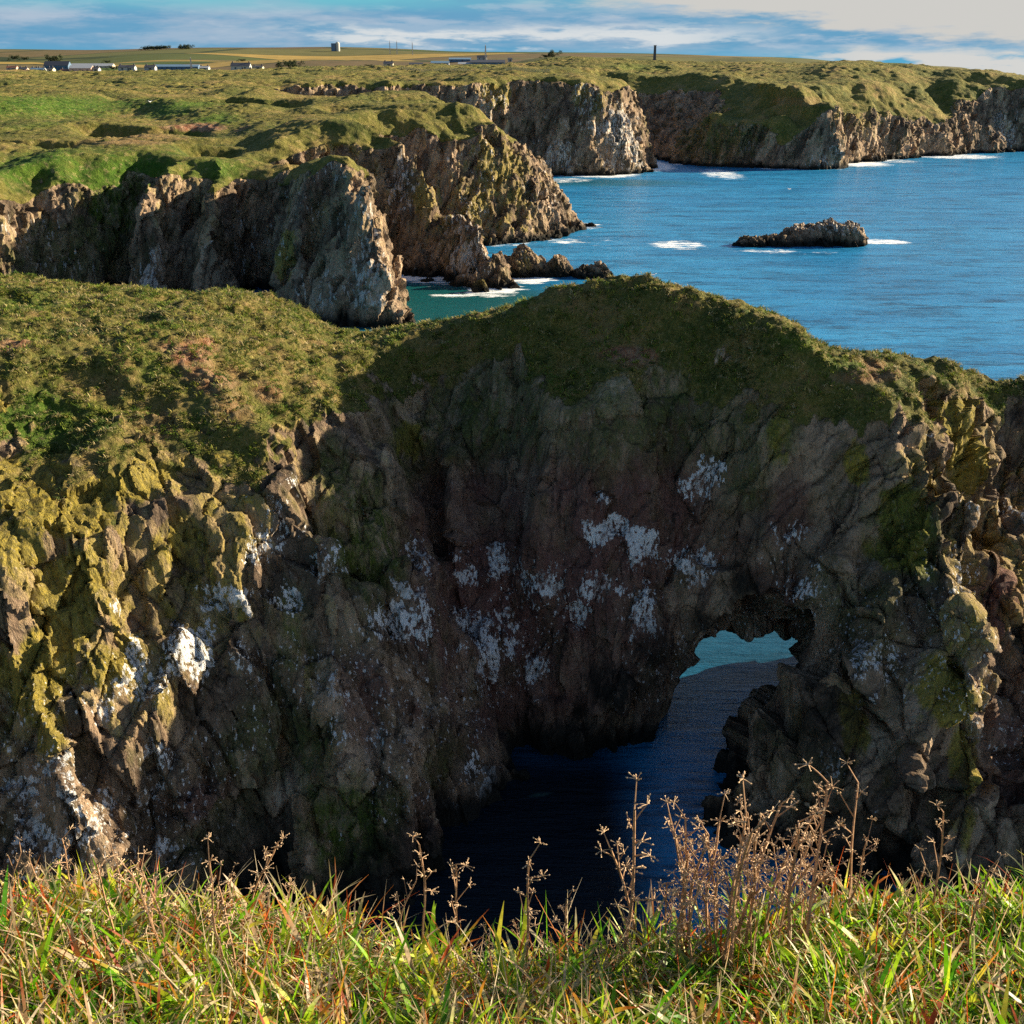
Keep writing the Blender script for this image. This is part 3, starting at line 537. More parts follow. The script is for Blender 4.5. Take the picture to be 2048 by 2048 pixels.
def land_chunk(x0, x1, y0, y1, z0, z1, h, namp, nsc, k, seed):
    xs = np.arange(x0, x1, h); ys = np.arange(y0, y1, h); zs = np.arange(z0, z1, h)
    X, Y = np.meshgrid(xs, ys, indexing='ij'); Zr = 0 * X
    wx = X + 1.6 * nsc * vn(X / (7 * nsc), Y / (7 * nsc), Zr, seed) + .7 * nsc * vn(X / (2.6 * nsc), Y / (2.6 * nsc), Zr, seed + 1)
    wy = Y + 1.6 * nsc * vn(X / (7 * nsc), Y / (7 * nsc), Zr, seed + 2) + .7 * nsc * vn(X / (2.6 * nsc), Y / (2.6 * nsc), Zr, seed + 3)
    d, kr, gd, kg = poly_sd(LP, wx, wy, [LK, LG, LKG]); top = land_top(X, Y)
    zg = top - gd * (1 + .35 * vn(X / (4 * nsc), Y / (4 * nsc), Zr, seed + 4))
    Z = zs[None, None, :]
    P = kr[..., None] * Z + np.maximum(0, Z - zg[..., None]) * np.maximum(0, kg - kr)[..., None]
    f = (P - d[..., None]).astype(F32); f = smax(f, (Z - top[..., None]).astype(F32), F32(1.2)).astype(F32)
    I, J, K = np.nonzero(np.abs(f) < 3.2 * nsc); px, py, pz = xs[I].astype(F32), ys[J].astype(F32), zs[K].astype(F32)
    rk = (sstep(zg[I, J] + 1.2 - pz, -1.5, 1.5)).astype(F32); qx = px - .35 * pz
    n = namp * (1 - np.abs(fbm(qx / (4.5 * nsc), py / (4.5 * nsc), pz / (16 * nsc), 2, seed + 5)) * 2.4) + .45 * namp * vn(qx / (1.7 * nsc), py / (1.7 * nsc), pz / (5 * nsc), seed + 6) + .3 * namp * vn(px / (2 * nsc), py / (2 * nsc), pz / (2 * nsc), seed + 7)
    f[I, J, K] -= n * rk
    V, Q = nets(f, (xs[0], ys[0], zs[0]), h)
    V2, Q2 = subdiv(V, Q); N = normals(V2, Q2); Ns = smooth_field(N, Q2, 4, len(V2)); V = V2; Q = Q2
    ix = np.clip(((V[:, 0] - xs[0]) / h).astype(int), 0, len(xs) - 1); iy = np.clip(((V[:, 1] - ys[0]) / h).astype(int), 0, len(ys) - 1)
    zgv = zg[ix, iy]; x, y, z = V.T
    n1 = fbm(x / (3 * nsc), y / (3 * nsc), z / (3 * nsc), 3, seed + 8)
    g = sstep(z - zgv + 2.2 * n1 + 7 * (Ns[:, 2] - (.62 if seed < 450 else .70)), -1.0, 1.0)
    dd, tint = rock_disp(V, Ns, k, F32(-.3), seed + 20)
    wk = h / .7; b1 = worley((x / (2.6 * wk)).astype(F32), (y / (2.6 * wk)).astype(F32), (z / (2.6 * wk)).astype(F32), seed + 31)[4]; b2 = worley((x / (1.2 * wk)).astype(F32), (y / (1.2 * wk)).astype(F32), (z / (1.2 * wk)).astype(F32), seed + 32)[4]
    vg = wk * (.75 * sstep(fbm(x / 14, y / 14, z / 14, 2, seed + 33), -.25, .35) * (.5 - b1) + .28 * (.5 - b2))
    V = V + Ns * (dd * (1 - g) + g * (.28 * fbm(x / 3, y / 3, z / 3, 3, seed + 30) + vg))[:, None]
    return V, Q, g, tint, Ns, n1
def add_chunk(name, res, GU, LU, LI, SO, MO, base_ly=.3, base_gu=.3):
    V, Q, g, tint, Ns, n1 = res; N = normals(V, Q); pk = Picker(V, N); Zr = np.zeros(len(V), F32)
    gu = np.maximum(spots(V, pk, GU, sc=.3, rag=.5), base_gu * sstep(fbm(V[:, 0] / 9, V[:, 1] / 9, V[:, 2] / 9, 2, 301), -.1, .4)); ly = np.maximum(spots(V, pk, LI), base_ly * sstep(V[:, 2], 3, 12))
    o = mesh_obj(name, V, Q, M_far, attrs=dict(grass=g, guano=gu, tint=tint, lichen=ly, moss=spots(V, pk, MO), red=Zr, soil=spots(V, pk, SO), lush=spots(V, pk, LU, soft=.3)), smooth=True, kind='structure')
    try: o.data.set_sharp_from_angle(angle=radians(26))
    except Exception: pass
    return pk
mid = land_chunk(-190, 26, 150, 410, -2.4, 35, .72, 2.1, 1.3, 1.5, 400)
pk_mid = add_chunk('headland', mid,
    [(610, 290, 40, 40, .4), (700, 400, 40, 80, .5), (590, 540, 50, 60, .5), (700, 540, 50, 60, .65), (760, 330, 40, 60, .6), (280, 510, 40, 30, .9), (850, 420, 40, 70, .6), (870, 500, 40, 40, .7)],
    [(60, 300, 120, 35, 1), (230, 320, 150, 45, 1), (400, 310, 80, 25, .8), (100, 190, 220, 22, 1), (330, 195, 120, 22, 1), (400, 220, 60, 25, .8), (60, 225, 70, 20, .6)],
    [(540, 480, 30, 60, .8), (820, 380, 80, 90, .45), (960, 330, 80, 100, .55), (930, 400, 90, 60, .5), (640, 250, 80, 30, .5), (880, 360, 60, 60, .4)],
    [(370, 232, 60, 7, 1), (250, 255, 130, 7, .45), (450, 235, 20, 14, .6)], [(230, 380, 70, 60, 1), (150, 480, 120, 60, .6)], .3, .3)
far = land_chunk(-400, 420, 407, 880, -2.4, 62, 1.55, 2.6, 2.2, 2.8, 500)
pk_far = add_chunk('coast', far,
    [(1180, 260, 50, 60, .8), (1060, 300, 40, 30, .7), (1110, 200, 30, 60, .5), (1570, 300, 50, 25, .5), (940, 180, 30, 40, .5), (1900, 240, 30, 40, .6)],
    [(1200, 118, 60, 10, .5)], [(1600, 200, 150, 40, .5), (940, 170, 40, 30, .8), (1120, 180, 50, 50, .5)], [(1500, 190, 60, 8, .3)], [(1330, 230, 120, 70, .8)], .25, .2)

def sheet(name, ylist, tl, zf, mat, attrs=None, kind='structure', mask=None):
    Y, T = np.meshgrid(ylist, tl, indexing='ij'); X = Y * T; Z = zf(X, Y); n, m = Y.shape
    V = np.stack([X, Y, Z], -1).reshape(-1, 3); i = np.arange(n * m).reshape(n, m)
    Q = np.stack([i[:-1, :-1], i[:-1, 1:], i[1:, 1:], i[1:, :-1]], -1).reshape(-1, 4)
    if mask is not None:
        mk = mask(X, Y).reshape(-1); Q = Q[mk[Q].all(1)]
    return V, Q
def far_fields():
    s = NT("far_fields"); v = s.vor(.0042, s.mapv((.45, 1.1, 1), (0, 0, .25)), 'F1', 'Color'); n = s.noise(.02, 5, .6); n2 = s.noise(.004, 3, .5)
    sep = s.N('ShaderNodeSeparateColor'); s.L(v, sep.inputs[0])
    c = s.ramp(sep.outputs[0], [(.15, (.05, .085, .02)), (.35, (.17, .14, .055)), (.5, (.13, .085, .05)), (.62, (.09, .12, .03)), (.78, (.16, .12, .06)), (.93, (.40, .27, .07))])
    c = s.mix(s.sm(n, .35, .7), s.mix(.35, c, (.05, .06, .02)), c)
    e = s.vor(.0042, s.mapv((.45, 1.1, 1), (0, 0, .25)), 'DISTANCE_TO_EDGE'); c = s.mix(s.sm(e, .035, .01), c, (.03, .045, .02))
    s.bsdf(c, .95, .1, s.bump(n, .6, 2.0)); return s.m
ys_in = np.exp(np.linspace(np.log(860), np.log(9000), 150)); tl = np.linspace(-1.2, .75, 420)
V, Q = sheet('fields', ys_in, tl, lambda X, Y: land_top(X, Y) - np.maximum(0, Y - 4200) * .03, None, mask=lambda X, Y: poly_sd(LP, X, Y) > 4)
mesh_obj('fields', V, Q, far_fields(), smooth=True, kind='structure')

# ------------------------------------------------------------------ water
SKERRY = [('large', 1515, 470)]
ys_w = np.concatenate([np.linspace(18, 120, 200), np.exp(np.linspace(np.log(120.5), np.log(700), 330)), np.exp(np.linspace(np.log(710), np.log(40000), 50))])
V, Q = sheet('sea', ys_w, np.linspace(-1.1, 1.1, 640), lambda X, Y: 0 * X, None)
X, Y = V[:, 0], V[:, 1]; d1 = -poly_sd(LP, X, Y); dn = -poly_sd(SEA_IN, X, Y); dp = poly_sd(POT, X, Y)
FOAM = [(930, 545, 50, 14, 1), (1000, 527, 45, 8, 1), (860, 557, 50, 4, .9), (1140, 328, 60, 7, 1), (1230, 312, 40, 9, 1), (1070, 340, 50, 5, .8), (1360, 328, 40, 10, .85), (1600, 308, 70, 6, 1), (1680, 303, 50, 5, .8), (1800, 295, 80, 5, .9), (1280, 462, 50, 8, .9), (1660, 456, 50, 5, .95), (1450, 474, 60, 4, .8), (1120, 455, 70, 14, .62), (1200, 480, 50, 8, .5),
        (1110, 425, 25, 4, .9), (1060, 455, 50, 5, .8), (1330, 425, 60, 3, .5), (1800, 370, 140, 4, .5), (1450, 380, 100, 4, .5), (1160, 360, 50, 4, .5), (1050, 425, 40, 4, .7), (1550, 350, 120, 3, .45), (1540, 477, 50, 4, .7), (960, 458, 50, 5, .7)]
fo = np.zeros(len(V)); sh = np.zeros(len(V))
for a, b, rx, ry, st in FOAM:
    c = at_z(a, b, 0); c1 = at_z(a + rx, b, 0); c2 = at_z(a, b - ry, 0); c3 = at_z(a, b + ry, 0)
    d = np.sqrt(((X - c[0]) / (c1[0] - c[0])) ** 2 + ((Y - c[1]) / ((c2[1] - c3[1]) / 2)) ** 2) / 1.7; fo = np.maximum(fo, 1.2 * st * (1 - sstep(d, .3, 1.3)))
fo = np.maximum(fo, 1.05 * (1 - sstep(d1, 2.5, 13)) * (Y > 185) * (.75 + .45 * vn(X / 14, Y / 14, 0 * X, 333))); 
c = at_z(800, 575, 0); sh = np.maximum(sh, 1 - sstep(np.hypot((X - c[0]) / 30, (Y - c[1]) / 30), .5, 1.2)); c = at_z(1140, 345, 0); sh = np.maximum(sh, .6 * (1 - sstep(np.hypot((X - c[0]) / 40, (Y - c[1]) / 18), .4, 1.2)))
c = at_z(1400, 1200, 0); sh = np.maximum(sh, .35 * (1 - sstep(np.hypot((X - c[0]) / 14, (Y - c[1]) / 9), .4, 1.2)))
water_shade = sstep(dp, -9, -1) * (1 - .8 * sstep(Y, 49, 60)) * (1 - .75 * sstep(X, 4.5, 8.5)); c = at_z(1400, 1190, 0); water_shade = np.maximum(water_shade, .62 * (1 - sstep(np.hypot((X - c[0]) / 14, (Y - c[1]) / 7), .5, 1.3))); fo = fo * (Y > 150)  # dark reflections and shade painted into the pool and arch water colour
mesh_obj('sea', V, Q, M_water, attrs=dict(water_shade=water_shade.astype(F32), foam=fo.astype(F32), shallow=sh.astype(F32)), smooth=True, kind='structure')

# ------------------------------------------------------------------ foreground edge, grass, dry stalks
rng = np.random.default_rng(7)
EDGE = [(-400, 2.30), (0, 2.30), (250, 2.30), (450, 2.26), (600, 2.20), (700, 2.13), (850, 2.08), (1100, 2.06), (1200, 2.1), (1400, 2.2), (1600, 2.26), (1932, 2.30), (2300, 2.3)]
EX = np.array([ray(a, 1700)[0] * b for a, b in EDGE]); EY = np.array([b for _, b in EDGE])
ED = np.interp(EY, [2.06, 2.3], [.06, 0])          # the lip dips where the edge comes nearer
def fg_edge(X): return np.interp(X, EX, EY) + .03 * np.sin(X * 9) + .02 * np.sin(X * 23)
def fg_ground(X, Y):
    e = fg_edge(X); dip = np.interp(X, EX, ED)
    z = HC - 1.45 - .25 * Y - dip * sstep(Y, 1.2, 2.1) + .03 * vn(X * 3, Y * 3, 0 * X, 601)
    return z
def build_ledge():
    t = np.linspace(-9, 9, 260); prof = [(-4, 0), (-2, 0), (0, 0), (.5, 0), (.8, 0), (1.1, 0), (1.4, 0), (1.7, 0), (1.9, 0)]
    rows = []
    for yy, _ in prof: rows.append(np.stack([t, 0 * t + yy, fg_ground(t, 0 * t + yy)], 1))
    for off, dz in ((0, 0), (.06, -.15), (.1, -.5), (.0, -1.2), (.1, -2.4), (.5, -5), (1.2, -12), (2.2, -22), (4, -36)):
        y = fg_edge(t) + off + (.05 + .04 * abs(dz)) * vn(t * 1.7, 0 * t + dz, 0 * t, 603)
        z = fg_ground(t, fg_edge(t)) + dz; rows.append(np.stack([t, y, z], 1))
    V = np.concatenate(rows); n, m = len(rows), len(t); i = np.arange(n * m).reshape(n, m)
    Q = np.stack([i[:-1, :-1], i[:-1, 1:], i[1:, 1:], i[1:, :-1]], -1).reshape(-1, 4)
    s = NT("ledge_soil"); a = s.noise(3, 6, .7); b = s.noise(14, 5, .7)
    c = s.ramp(b, [(.3, (.03, .025, .012)), (.5, (.09, .07, .03)), (.7, (.13, .12, .04))]); sep = s.N('ShaderNodeSeparateXYZ'); s.L(s.pos, sep.inputs[0])
    c = s.mix(s.sm(sep.outputs[2], HC - 2.9, HC - 3.6), c, s.ramp(a, [(.3, (.07, .05, .04)), (.7, (.25, .18, .13))]))
    s.bsdf(c, .95, .1, s.bump(b, .8, .03)); mesh_obj('ledge', V, Q, s.m, smooth=True, kind='structure')
build_ledge()
def blades(base, length, width, az, lean, curl, seg, tipw, roll):
    """ribbons: arrays per blade -> V, Q, index of the blade for every vertex, height fraction"""
    n = len(length); k = seg + 1; t = np.linspace(0, 1, k)[None, :]
    ang = lean[:, None] + curl[:, None] * t; st = length[:, None] / seg
    r = np.cumsum(np.sin(ang) * st, 1) - np.sin(ang[:, :1]) * st; z = np.cumsum(np.cos(ang) * st, 1) - np.cos(ang[:, :1]) * st
    cx, sx = np.cos(az)[:, None], np.sin(az)[:, None]
    C = np.stack([base[:, 0:1] + r * cx, base[:, 1:2] + r * sx, base[:, 2:3] + z], -1)
    w = width[:, None] * (.55 + .9 * t) * np.where(t > .35, (1 - (t - .35) / .65) ** .8, 1) * .9 + tipw
    sa = az[:, None] + pi / 2 + roll[:, None]; S = np.stack([np.cos(sa) * w, np.sin(sa) * w, 0 * w + .15 * w * np.sin(roll[:, None])], -1) * .5
    V = np.concatenate([C - S, C + S], 1).reshape(-1, 3); b = np.arange(n)[:, None] * (2 * k); i = np.arange(seg)[None, :]
    Q = np.stack([b + i, b + i + 1, b + k + i + 1, b + k + i], -1).reshape(-1, 4)
    idx = np.repeat(np.arange(n), 2 * k); tt = np.tile(np.concatenate([t[0], t[0]]), n); return V, Q, idx, tt
PAL = dict(green=[(.17, .46, .008), (.27, .56, .012), (.08, .27, .010), (.38, .62, .02)], yellow=[(.62, .68, .04), (.72, .66, .06), (.54, .66, .03)],
           straw=[(.70, .56, .34), (.82, .68, .46), (.55, .38, .20), (.62, .43, .26)], red=[(.62, .11, .02), (.70, .22, .03), (.40, .08, .02)])
def pick(kind, n):
    p = np.array(PAL[kind]); return p[rng.integers(0, len(p), n)] * rng.uniform(.75, 1.2, (n, 1))
def grass():
    VV, QQ, CC = [], [], []; off = 0
    def add(n, L, W, kinds, seg, lean, curl, clump=0.0, tip=None, yr=(1.0, 2.36), far=False):
        nonlocal off
        X = rng.uniform(-2.5, 2.5, n) if not far else rng.uniform(2.4, 5.2, n) * rng.choice([-1, 1], n); Y = rng.uniform(*yr, n)
        if clump:
            q = rng.integers(0, max(1, n // 7), n); X = rng.uniform(-2.5, 2.5, n)[q] + rng.normal(0, clump, n); Y = rng.uniform(*yr, n)[q] + rng.normal(0, clump, n)
        m = Y < fg_edge(X) + .03; X, Y = X[m], Y[m]; n = len(X)
        patch = vn(X * 1.6, Y * 1.6, 0 * X, 701); side = sstep(X, -.1, .7)
        base = np.stack([X, Y, fg_ground(X, Y) - .01], 1); l = rng.uniform(*L, n) * (1 + .25 * patch); w = rng.uniform(*W, n)
        V, Q, idx, t = blades(base, l, w, rng.uniform(0, 2 * pi, n), rng.uniform(*lean, n), rng.uniform(*curl, n), seg, .0004, rng.normal(0, .7, n))
        pr = np.stack([np.full(n, kinds[i]) for i in range(4)], 1).astype(float); pr[:, 0] *= .6 + 1.1 * side; pr[:, 2] *= 1.35 - .55 * side; pr[:, 0] *= 1 + .5 * patch
        pr /= pr.sum(1, keepdims=True); u = rng.random(n); c = (np.cumsum(pr, 1) < u[:, None]).sum(1)
        col = np.zeros((n, 3))
        for i, k in enumerate(('green', 'yellow', 'straw', 'red')): mm = c == i; col[mm] = pick(k, mm.sum())
        tipc = np.where((rng.random(n) < .28)[:, None], pick('red', n) * 1.1, pick('straw', n)); usetip = (rng.random(n) < .5)
        f = (sstep(t, .5, .95) * usetip[idx])[:, None]; colv = col[idx] * (1 - f) + tipc[idx] * f
        VV.append(V); QQ.append(Q + off); CC.append(colv); off += len(V)
    add(34320, (.05, .13), (.004, .0075), (1.3, .8, .6, .10), 4, (0, .7), (.3, 1.6))
    add(15840, (.09, .19), (.005, .010), (1.8, .9, .3, .13), 5, (0, .6), (.4, 1.9), .03)
    add(5600, (.11, .20), (.011, .021), (1.6, .6, .25, .16), 6, (.0, .5), (.4, 1.7), .025)
    add(8580, (.08, .22), (.002, .005), (.0, .1, 1, .25), 5, (.0, .9), (-.4, 1.4))
    add(2508, (.09, .19), (.005, .011), (.0, .25, .5, 1.0), 5, (.0, .7), (.3, 1.5))
    add(16000, (.10, .22), (.009, .018), (1.6, .9, .6, .14), 4, (0, .7), (.3, 1.7), yr=(.2, 2.36), far=True)
    V = np.concatenate(VV); Q = np.concatenate(QQ); C = np.concatenate(CC)
    mesh_obj('grass', V, Q, M_leaf, attrs=dict(col=np.clip(C, 0, 1)), kind='stuff')
grass()

def tube(P, R, sides=5):
    P = np.asarray(P, float); k = len(P); T = np.gradient(P, axis=0); T /= np.linalg.norm(T, axis=1, keepdims=True) + 1e-9
    a = np.cross(T, [.3, .9, .2]); a /= np.linalg.norm(a, axis=1, keepdims=True) + 1e-9; b = np.cross(T, a); th = np.arange(sides) * 2 * pi / sides
    V = P[:, None] + np.asarray(R)[:, None, None] * (a[:, None] * np.cos(th)[None, :, None] + b[:, None] * np.sin(th)[None, :, None]); i = np.arange(k * sides).reshape(k, sides)
    Q = np.stack([i[:-1], np.roll(i[:-1], -1, 1), np.roll(i[1:], -1, 1), i[1:]], -1).reshape(-1, 4); return V.reshape(-1, 3), Q
class MB:
    def __init__(s): s.V, s.Q, s.n = [], [], 0
    def add(s, V, Q): s.V.append(np.asarray(V, float)); s.Q.append(np.asarray(Q) + s.n); s.n += len(V); return s
    def tube(s, P, R, sides=5): return s.add(*tube(P, R, sides))
    def box(s, c, d, rz=0.0, taper=1.0):
        x, y, z = [q / 2 for q in d]; ca, sa = cos(rz), sin(rz); v = []
        for sz in (-1, 1):
            for sx, sy in ((-1, -1), (1, -1), (1, 1), (-1, 1)):
                k = taper if sz > 0 else 1; a, b = sx * x * k, sy * y * k; v.append((c[0] + a * ca - b * sa, c[1] + a * sa + b * ca, c[2] + sz * z))
        return s.add(v, [(0, 3, 2, 1), (4, 5, 6, 7), (0, 1, 5, 4), (1, 2, 6, 5), (2, 3, 7, 6), (3, 0, 4, 7)])
    def gable(s, c, d, h, over=.3, th=.15):
        """pitched roof with its ridge along x, c = centre of the wall top"""
        x, y = d[0] / 2 + over, d[1] / 2 + over; z0 = c[2] - over * h / (d[1] / 2)
        for sg in (-1, 1):
            A = [(-x, sg * y, z0), (x, sg * y, z0), (x, 0, c[2] + h), (-x, 0, c[2] + h)]; A = [(a + c[0], b + c[1], e) for a, b, e in A]; B = [(a, b, e + th) for a, b, e in A]
            s.add(A + B, [(0, 1, 2, 3), (7, 6, 5, 4), (0, 4, 5, 1), (1, 5, 6, 2), (2, 6, 7, 3), (3, 7, 4, 0)])
        return s
    def build(s, name, mat, parent=None, smooth=False, link=True, attrs=None): return mesh_obj(name, np.concatenate(s.V), np.concatenate(s.Q), mat, parent, attrs, smooth, link=link)
def tag(o, label, cat, group=None):
    o['label'] = label; o['category'] = cat
    if group: o['group'] = group
    return o
def empty(name, loc, rz=0.0):
    o = bpy.data.objects.new(name, None); scene.collection.objects.link(o); o.location = loc; o.rotation_euler = (0, 0, rz); return o

M_stem = simple('dry_stem', (.42, .25, .14), .8, .2, .25, 40); M_head = simple('dry_seed', (.60, .42, .26), .85, .2, .3, 60)
def stalk_proto(seed):
    """dried stalk 1 m tall: (stem builder, list of head builders)"""
    r = np.random.default_rng(seed); stem = MB(); heads = []
    k = 9; t = np.linspace(0, 1, k); bx, by = r.normal(0, .10), r.normal(0, .06)
    P = np.stack([bx * t ** 2 + .012 * np.sin(t * 9 + seed), by * t ** 2 + .01 * np.cos(t * 7 + seed), t], 1); stem.tube(P, .0075 * (1 - .6 * t) + .003, 5)
    nb = r.integers(5, 10)
    for b in range(nb):
        tb = .40 + .60 * (b + 1) / nb if b < nb - 1 else 1.0; p = np.array([np.interp(tb, t, P[:, i]) for i in range(3)]); a = r.uniform(0, 2 * pi); ln = r.uniform(.06, .22) * (1.15 - .4 * tb)
        up = r.uniform(.4, 2.2); q = np.linspace(0, 1, 5)[:, None]; dirv = np.array([cos(a), sin(a), up]); dirv /= np.linalg.norm(dirv)
        end = p + dirv * ln; B = p + (end - p) * q + np.array([0, 0, 1]) * (-.035 * q ** 2 * r.uniform(-.5, 1.6)); stem.tube(B, .0045 - .0015 * q[:, 0], 4)
        h = MB(); c = B[-1]
        for j in range(r.integers(7, 12)):       # little curled rays that end in a husk
            a2 = r.uniform(0, 2 * pi); e2 = r.uniform(-.1, 1.3); d2 = np.array([cos(a2) * cos(e2), sin(a2) * cos(e2), sin(e2)]); l2 = r.uniform(.015, .06)
            q2 = np.linspace(0, 1, 4)[:, None]; R_ = c + d2 * l2 * q2 + np.array([0, 0, -.012]) * q2 ** 2; h.tube(R_, np.array([.0026, .0022, .002, .002]), 3)
            e = R_[-1]; h.tube([e - d2 * .004, e, e + d2 * .005, e + d2 * .009], [.001, .005, .004, .0006], 4)
        heads.append(h)
    for j in range(3):                            # withered leaves hanging off the stem
        tb = r.uniform(.15, .6); p = np.array([np.interp(tb, t, P[:, i]) for i in range(3)]); a = r.uniform(0, 2 * pi); ln = r.uniform(.06, .13)
        V, Q, _, _ = blades(p[None], np.array([ln]), np.array([.008]), np.array([a]), np.array([.6]), np.array([2.0]), 5, .0005, np.array([.4])); stem.add(V, Q)
    return stem, heads
protos = []
for q in range(7):
    st, hd = stalk_proto(50 + q * 3); so_ = st.build('dry_flower_stalk', M_stem, link=False); protos.append((so_, [h.build('seed_head', M_head, link=False) for h in hd]))
used_proto = set()
def place_stalk(px_top, py_top, px_base, y, label, group, i):
    """stands at distance y with its tip seen near (px_top, py_top)"""
    st, hd = protos[i % 7]; x = ray(px_base, 1700)[0] * y; x = float(x); zb = float(fg_ground(np.array([x]), np.array([y]))[0]) - .02
    top = at_y(px_top, py_top, y); H = max(.12, top[2] - zb); first = (i % 7) not in used_proto; used_proto.add(i % 7)
    o = st if first else st.copy(); scene.collection.objects.link(o); o.location = (x, y, zb); o.scale = (H, H, H)
    tipx = float(st.data.vertices[40].co.x) * H; o.rotation_euler = (float(rng.normal(0, .05)), math.atan2(top[0] - x, H) - 0.0, float(rng.uniform(-.5, .5)) + (i // 7) * .9)
    for h in hd:
        c = h if first else h.copy(); scene.collection.objects.link(c); c.parent = o
    if label: tag(o, label, 'dry stalk', group)
    return o
G1 = 'dry flower stalks along the grassy cliff edge'
lone = [(520, 1560, 445, 2.22, 'long leaning dry stalk left of centre, reaching up towards the green mossy rock'), (575, 1625, 520, 2.24, 'arching pale dry stalk just right of the long leaning one'),
        (135, 1580, 140, 2.25, 'thin reddish dry stalk nearest the left edge of the photo'), (225, 1605, 226, 2.26, 'bare straight dry stem on the left, between two reddish tufts'),
        (880, 1625, 855, 2.1, 'thin dry stalk with a hooked tip standing before the black cave water'), (832, 1608, 790, 2.12, 'bushy tan dry stalk standing before the purple-brown rock foot'), (745, 1662, 740, 2.12, 'short pale green and straw coloured spike left of the bushy tan stalk'),
        (985, 1628, 995, 2.06, 'dry stalk with one top knot against the black water'), (1062, 1690, 1070, 2.06, 'short forked dry stalk between the knotted stalk and the tall hooked one'), (1215, 1524, 1180, 2.1, 'tall hooked dry stalk against the dark blue water left of the thicket'),
        (1188, 1560, 1215, 2.14, 'tall straight dry stalk just right of the hooked one'), (1240, 1625, 1260, 2.16, 'slim dry stalk at the left margin of the thicket'), (1820, 1540, 1760, 2.24, 'lone dry stalk bent to the right in front of the yellow slabs'),
        (1612, 1515, 1612, 2.22, 'tall thin dry stalk with cross twigs at the right end of the thicket'), (1567, 1570, 1590, 2.22, 'dark dry stalk leaning left beside the tall thin one'), (30, 1650, 32, 2.25, 'short brown stalk in the bottom left corner'), (1700, 1665, 1690, 2.24, 'low curled dry stalk under the pale rock slab')]
for i, (a, b, c, y, lab) in enumerate(lone): place_stalk(a, b, c, y, lab, G1, i)
for i in range(36):
    px = float(rng.uniform(1265, 1560)); env = np.interp(px, [1265, 1300, 1400, 1500, 1560], [1600, 1530, 1530, 1520, 1550]); py = float(env + rng.uniform(0, 150) * (i % 3 > 0) + rng.uniform(0, 25))
    place_stalk(px, py, px + rng.normal(0, 35), float(rng.uniform(2.0, 2.28)), 'brown branching dead stalk in the dense thicket right of the dark blue water', 'dead stalks of the dense thicket', i + 17)
for i in range(22):
    px = float(rng.uniform(0, 1932)); 
    if 1230 < px < 1600: continue
    py = np.interp(px, [0, 450, 700, 1100, 1400, 1932], [1660, 1665, 1760, 1800, 1710, 1660]); place_stalk(px, float(py - rng.uniform(0, 40)), px, float(rng.uniform(1.95, 2.25)), 'short straw-brown stalk among the long grass blades on the cliff edge', 'short stalks among the grass', i + 51)

# ------------------------------------------------------------------ tussocks on the near cliff top
def tussocks():
    V, N, Q, g, pk = near_res; r = np.random.default_rng(3)
    px, py, dep = project(V); ok = (g[Q].min(1) > .55) & (px[Q[:, 0]] > -120) & (px[Q[:, 0]] < 2060) & (N[Q[:, 0], 2] > .1)
    C = V[Q].mean(1)[ok]; Nn = N[Q[:, 0]][ok]; n = min(len(C), 26000); sel = r.choice(len(C), n, replace=False); C = C[sel]; Nn = Nn[sel]
    dens = fbm(C[:, 0] * .5, C[:, 1] * .5, C[:, 2] * .5, 3, 901); _, _, _, _, q1, _ = worley((C[:, 0] * 1.05).astype(F32), (C[:, 1] * 1.05).astype(F32), (C[:, 2] * 1.05).astype(F32), 83); keep = r.random(n) < (.75 + .6 * dens) * sstep(q1, .75, .3); C = C[keep]; Nn = Nn[keep]; n = len(C); m = 9
    size = r.uniform(.6, 1.25, n).repeat(m); base = C.repeat(m, 0) + r.normal(0, .07, (n * m, 3)) * [1, 1, .3]; az = r.uniform(0, 2 * pi, n * m); down = np.arctan2(Nn[:, 1], Nn[:, 0]).repeat(m)
    az = np.where(r.random(n * m) < .4, down + r.normal(0, .6, n * m), az)
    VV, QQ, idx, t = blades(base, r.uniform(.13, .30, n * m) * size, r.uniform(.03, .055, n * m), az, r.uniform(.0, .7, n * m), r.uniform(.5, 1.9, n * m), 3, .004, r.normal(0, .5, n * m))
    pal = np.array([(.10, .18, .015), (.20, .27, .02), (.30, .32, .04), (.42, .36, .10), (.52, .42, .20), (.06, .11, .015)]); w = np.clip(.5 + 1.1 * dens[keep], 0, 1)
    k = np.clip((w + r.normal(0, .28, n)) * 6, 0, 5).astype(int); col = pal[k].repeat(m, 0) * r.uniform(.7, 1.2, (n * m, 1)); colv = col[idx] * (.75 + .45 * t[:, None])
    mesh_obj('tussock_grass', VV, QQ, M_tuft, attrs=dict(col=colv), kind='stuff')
tussocks()

